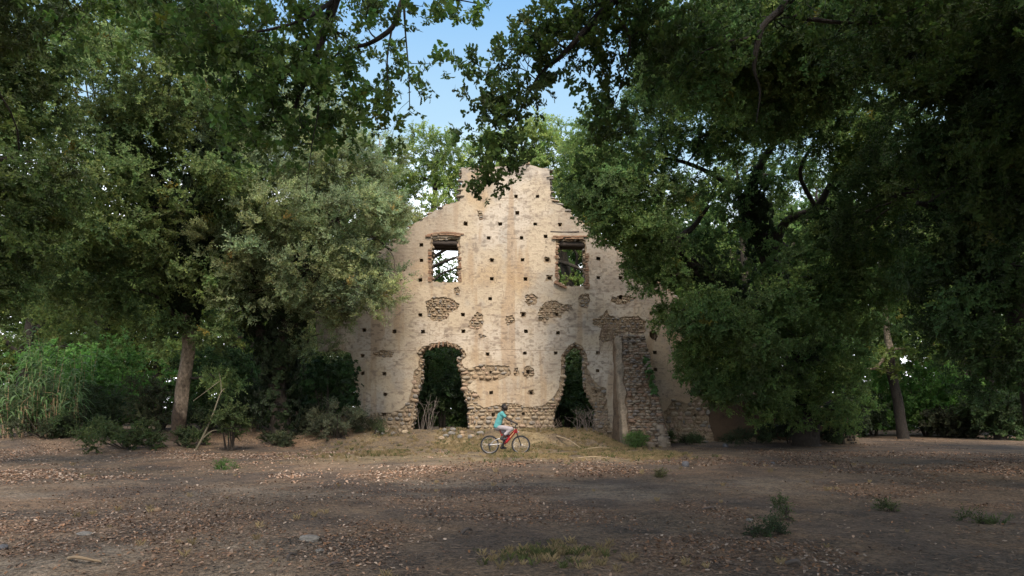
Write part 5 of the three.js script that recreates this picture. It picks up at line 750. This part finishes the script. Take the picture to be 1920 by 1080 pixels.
// ---------------------------------------------------------------- the rider: one continuous body meshed from a smooth field
function netMesh(f, lo, hi, c) { // naive surface nets
  const n = [0, 1, 2].map((k) => Math.ceil((hi[k] - lo[k]) / c) + 1), N = n[0] * n[1], v = new Float32Array(N * n[2]), id = new Int32Array(N * n[2]).fill(-1), pos = [], idx = [], I = (i, j, k) => i + j * n[0] + k * N;
  for (let k = 0; k < n[2]; k++) for (let j = 0; j < n[1]; j++) for (let i = 0; i < n[0]; i++) v[I(i, j, k)] = f(lo[0] + i * c, lo[1] + j * c, lo[2] + k * c);
  for (let k = 0; k < n[2] - 1; k++) for (let j = 0; j < n[1] - 1; j++) for (let i = 0; i < n[0] - 1; i++) {
    let s = 0, x = 0, y = 0, z = 0, m = 0; const q = (e) => v[I(i + (e & 1), j + ((e >> 1) & 1), k + (e >> 2))];
    for (let e = 0; e < 8; e++) if (q(e) < 0) m |= 1 << e; if (m === 0 || m === 255) continue;
    for (let a = 0; a < 8; a++) for (const d of [1, 2, 4]) if (!(a & d)) { const b = a | d, A = q(a), B = q(b); if ((A < 0) !== (B < 0)) { const t = A / (A - B); x += (a & 1) + (d === 1 ? t : 0); y += ((a >> 1) & 1) + (d === 2 ? t : 0); z += (a >> 2) + (d === 4 ? t : 0); s++; } }
    id[I(i, j, k)] = pos.length / 3; pos.push(lo[0] + (i + x / s) * c, lo[1] + (j + y / s) * c, lo[2] + (k + z / s) * c);
  }
  const quad = (a, b, d, e, flip) => { if (Math.min(a, b, d, e) < 0) return; flip ? idx.push(a, b, d, a, d, e) : idx.push(a, d, b, a, e, d); };
  for (let k = 1; k < n[2] - 1; k++) for (let j = 1; j < n[1] - 1; j++) for (let i = 1; i < n[0] - 1; i++) { const A = v[I(i, j, k)] < 0; if (A !== v[I(i + 1, j, k)] < 0) quad(id[I(i, j, k)], id[I(i, j - 1, k)], id[I(i, j - 1, k - 1)], id[I(i, j, k - 1)], !A); if (A !== v[I(i, j + 1, k)] < 0) quad(id[I(i, j, k)], id[I(i, j, k - 1)], id[I(i - 1, j, k - 1)], id[I(i - 1, j, k)], !A); if (A !== v[I(i, j, k + 1)] < 0) quad(id[I(i, j, k)], id[I(i - 1, j, k)], id[I(i - 1, j - 1, k)], id[I(i, j - 1, k)], !A); }
  const g = new THREE.BufferGeometry(); g.setAttribute('position', new THREE.Float32BufferAttribute(pos, 3)); g.setIndex(idx); g.computeVertexNormals(); return g;
}
const smin = (a, b, k) => { const h = clamp(0.5 + 0.5 * (b - a) / k); return mix(b, a, h) - k * h * (1 - h); };
function capsules(list, k = 0.03) { return (x, y, z) => { let d = 1e3; for (const [a, b, r0, r1] of list) { const bx = b[0] - a[0], by = b[1] - a[1], bz = b[2] - a[2], t = clamp(((x - a[0]) * bx + (y - a[1]) * by + (z - a[2]) * bz) / (bx * bx + by * by + bz * bz + 1e-9)), e = Math.hypot(x - a[0] - bx * t, y - a[1] - by * t, z - a[2] - bz * t) - mix(r0, r1, t); d = d > 100 ? e : smin(d, e, k); } return d; }; }
{
  const p = thing('person', V(BX, gh(BX + 0.5, -BD) + 0.005, -BD), 'cyclist in a turquoise shirt and pale grey trousers, head bowed, riding the red bike', 'person');
  const torso = [], arms = [], legs = [], head = [];
  for (const s of [1, -1]) {
    torso.push([[0.27, 0.99, 0.07 * s], [0.32, 1.16, 0.065 * s], 0.115, 0.1], [[0.32, 1.16, 0.065 * s], [0.39, 1.36, 0.075 * s], 0.1, 0.11], [[0.4, 1.4, 0.06 * s], [0.435, 1.455, 0.15 * s], 0.085, 0.062]);
    arms.push([[0.44, 1.45, 0.165 * s], [0.66, 1.24, 0.225 * s], 0.052, 0.04], [[0.66, 1.24, 0.225 * s], [0.905, 1.125, 0.245 * s], 0.039, 0.027]);
  }
  const near = [[0.3, 0.98, 0.095], [0.765, 0.905, 0.12], [0.44, 0.61, 0.14]], far = [[0.3, 0.97, -0.095], [0.66, 0.66, -0.12], [0.44, 0.27, -0.14]];
  for (const l of [near, far]) legs.push([l[0], l[1], 0.088, 0.058], [l[1], [mix(l[1][0], l[2][0], 0.3) - 0.012, mix(l[1][1], l[2][1], 0.3), l[1][2]], 0.056, 0.056], [[mix(l[1][0], l[2][0], 0.3) - 0.012, mix(l[1][1], l[2][1], 0.3), l[1][2]], l[2], 0.056, 0.036], [l[2], [l[2][0] + 0.1, l[2][1] - 0.055, l[2][2]], 0.036, 0.03]);
  head.push([[0.435, 1.45, 0], [0.505, 1.6, 0], 0.062, 0.052], [[0.52, 1.69, 0], [0.54, 1.67, 0], 0.092, 0.09], [[0.555, 1.635, 0], [0.59, 1.595, 0], 0.068, 0.045], [[0.618, 1.655, 0], [0.637, 1.632, 0], 0.012, 0.016], [[0.6, 1.625, -0.015], [0.6, 1.625, 0.015], 0.022, 0.022], [[0.6, 1.682, -0.03], [0.6, 1.682, 0.03], 0.022, 0.022]);
  for (const s of [1, -1]) head.push([[0.515, 1.675, 0.085 * s], [0.52, 1.645, 0.085 * s], 0.016, 0.012]);
  const hands = []; // palm on the bar, four fingers over it, thumb underneath on the inner side
  for (const s of [1, -1]) {
    hands.push([[0.905, 1.125, 0.245 * s], [0.945, 1.108, 0.25 * s], 0.026, 0.026], [[0.945, 1.108, 0.222 * s], [0.945, 1.108, 0.278 * s], 0.018, 0.016]);
    [0.217, 0.238, 0.259, 0.279].forEach((z, i) => { const L = [0.95, 1.05, 1, 0.8][i]; hands.push([[0.953, 1.11, z * s], [0.986, 1.101, z * s], 0.0092, 0.009], [[0.986, 1.101, z * s], [0.998, 1.074, z * s], 0.009, 0.0085], [[0.998, 1.074, z * s], [0.998 - 0.02 * L, 1.074 - 0.024 * L, z * s], 0.0085, 0.0075]); });
    hands.push([[0.94, 1.1, 0.222 * s], [0.958, 1.07, 0.2 * s], 0.012, 0.01], [[0.958, 1.07, 0.2 * s], [0.982, 1.052, 0.198 * s], 0.01, 0.009]);
  }
  const big = capsules([...torso, ...arms, ...legs, ...head], 0.035), hf = capsules(hands, 0.006);
  const skin = std([0.019, 0.0115, 0.0085], { roughness: 0.6 }), body = (x, y, z) => (x > 0.86 && y > 1.0 && y < 1.2 ? smin(big(x, y, z), hf(x, y, z), 0.006) : big(x, y, z));
  const coarse = netMesh((x, y, z) => (x > 0.9 && y > 1 ? 1 : 0) || big(x, y, z), [0.08, 0.12, -0.34], [0.9, 1.84, 0.34], 0.012);
  const fine = [1, -1].map((s) => netMesh(body, s > 0 ? [0.885, 1.02, 0.16] : [0.885, 1.02, -0.31], s > 0 ? [1.03, 1.17, 0.31] : [1.03, 1.17, -0.16], 0.004));
  mesh('body', merge([coarse, ...fine]), skin, p);
  const noFold = (x, y, z) => (fbm(x * 13, y * 13, z * 13, 2) - 0.5) * 0.024;
  const shirt = capsules([...torso.map(([a, b, r, q]) => [a, b, r + 0.016, q + 0.016]), ...[1, -1].map((s) => [[0.44, 1.45, 0.165 * s], [0.535, 1.36, 0.192 * s], 0.072, 0.066])], 0.04), neckCut = capsules([[[0.46, 1.5, 0], [0.53, 1.68, 0], 0.06, 0.06]], 0.01);
  mesh('shirt', netMesh((x, y, z) => Math.max(shirt(x, y, z) + noFold(x, y, z), -neckCut(x, y, z), 0.935 - y + (x - 0.3) * -0.15), [0.08, 0.86, -0.32], [0.66, 1.6, 0.32], 0.011), std([0.065, 0.24, 0.245]), p);
  const tro = []; for (const l of [near, far]) { const m = [mix(l[1][0], l[2][0], 0.62), mix(l[1][1], l[2][1], 0.62), mix(l[1][2], l[2][2], 0.62)]; tro.push([l[0], l[1], 0.104, 0.074], [l[1], m, 0.074, 0.06]); } tro.push([[0.28, 0.97, -0.06], [0.28, 0.97, 0.06], 0.128, 0.128]);
  const tf = capsules(tro, 0.03); mesh('trousers', netMesh((x, y, z) => Math.max(tf(x, y, z) + noFold(x, y, z), y - 1.04), [0.1, 0.38, -0.28], [0.9, 1.1, 0.28], 0.011), std([0.26, 0.235, 0.25]), p);
  const hair = capsules([[[0.512, 1.705, 0], [0.535, 1.7, 0], 0.1, 0.098]], 0.01); mesh('hair', netMesh((x, y, z) => Math.max(hair(x, y, z), (1.705 - y) + (x - 0.5) * 0.95), [0.38, 1.56, -0.13], [0.68, 1.84, 0.13], 0.009), std([0.006, 0.005, 0.005]), p);
  for (const l of [near, far]) { const [x, y, z] = l[2], sh = capsules([[[x - 0.035, y - 0.045, z], [x + 0.12, y - 0.06, z], 0.044, 0.038], [[x, y + 0.01, z], [x, y - 0.04, z], 0.046, 0.046], [[x + 0.1, y - 0.058, z - 0.012], [x + 0.13, y - 0.06, z + 0.012], 0.036, 0.032]], 0.02); mesh('shoe', netMesh((a, b, c) => Math.max(sh(a, b, c), y - 0.088 - b), [x - 0.12, y - 0.13, z - 0.09], [x + 0.2, y + 0.09, z + 0.09], 0.008), std([0.02, 0.02, 0.022], { roughness: 0.7 }), p); }
}

console.log('sprigs', nSprigs);
renderer.render(scene, camera);
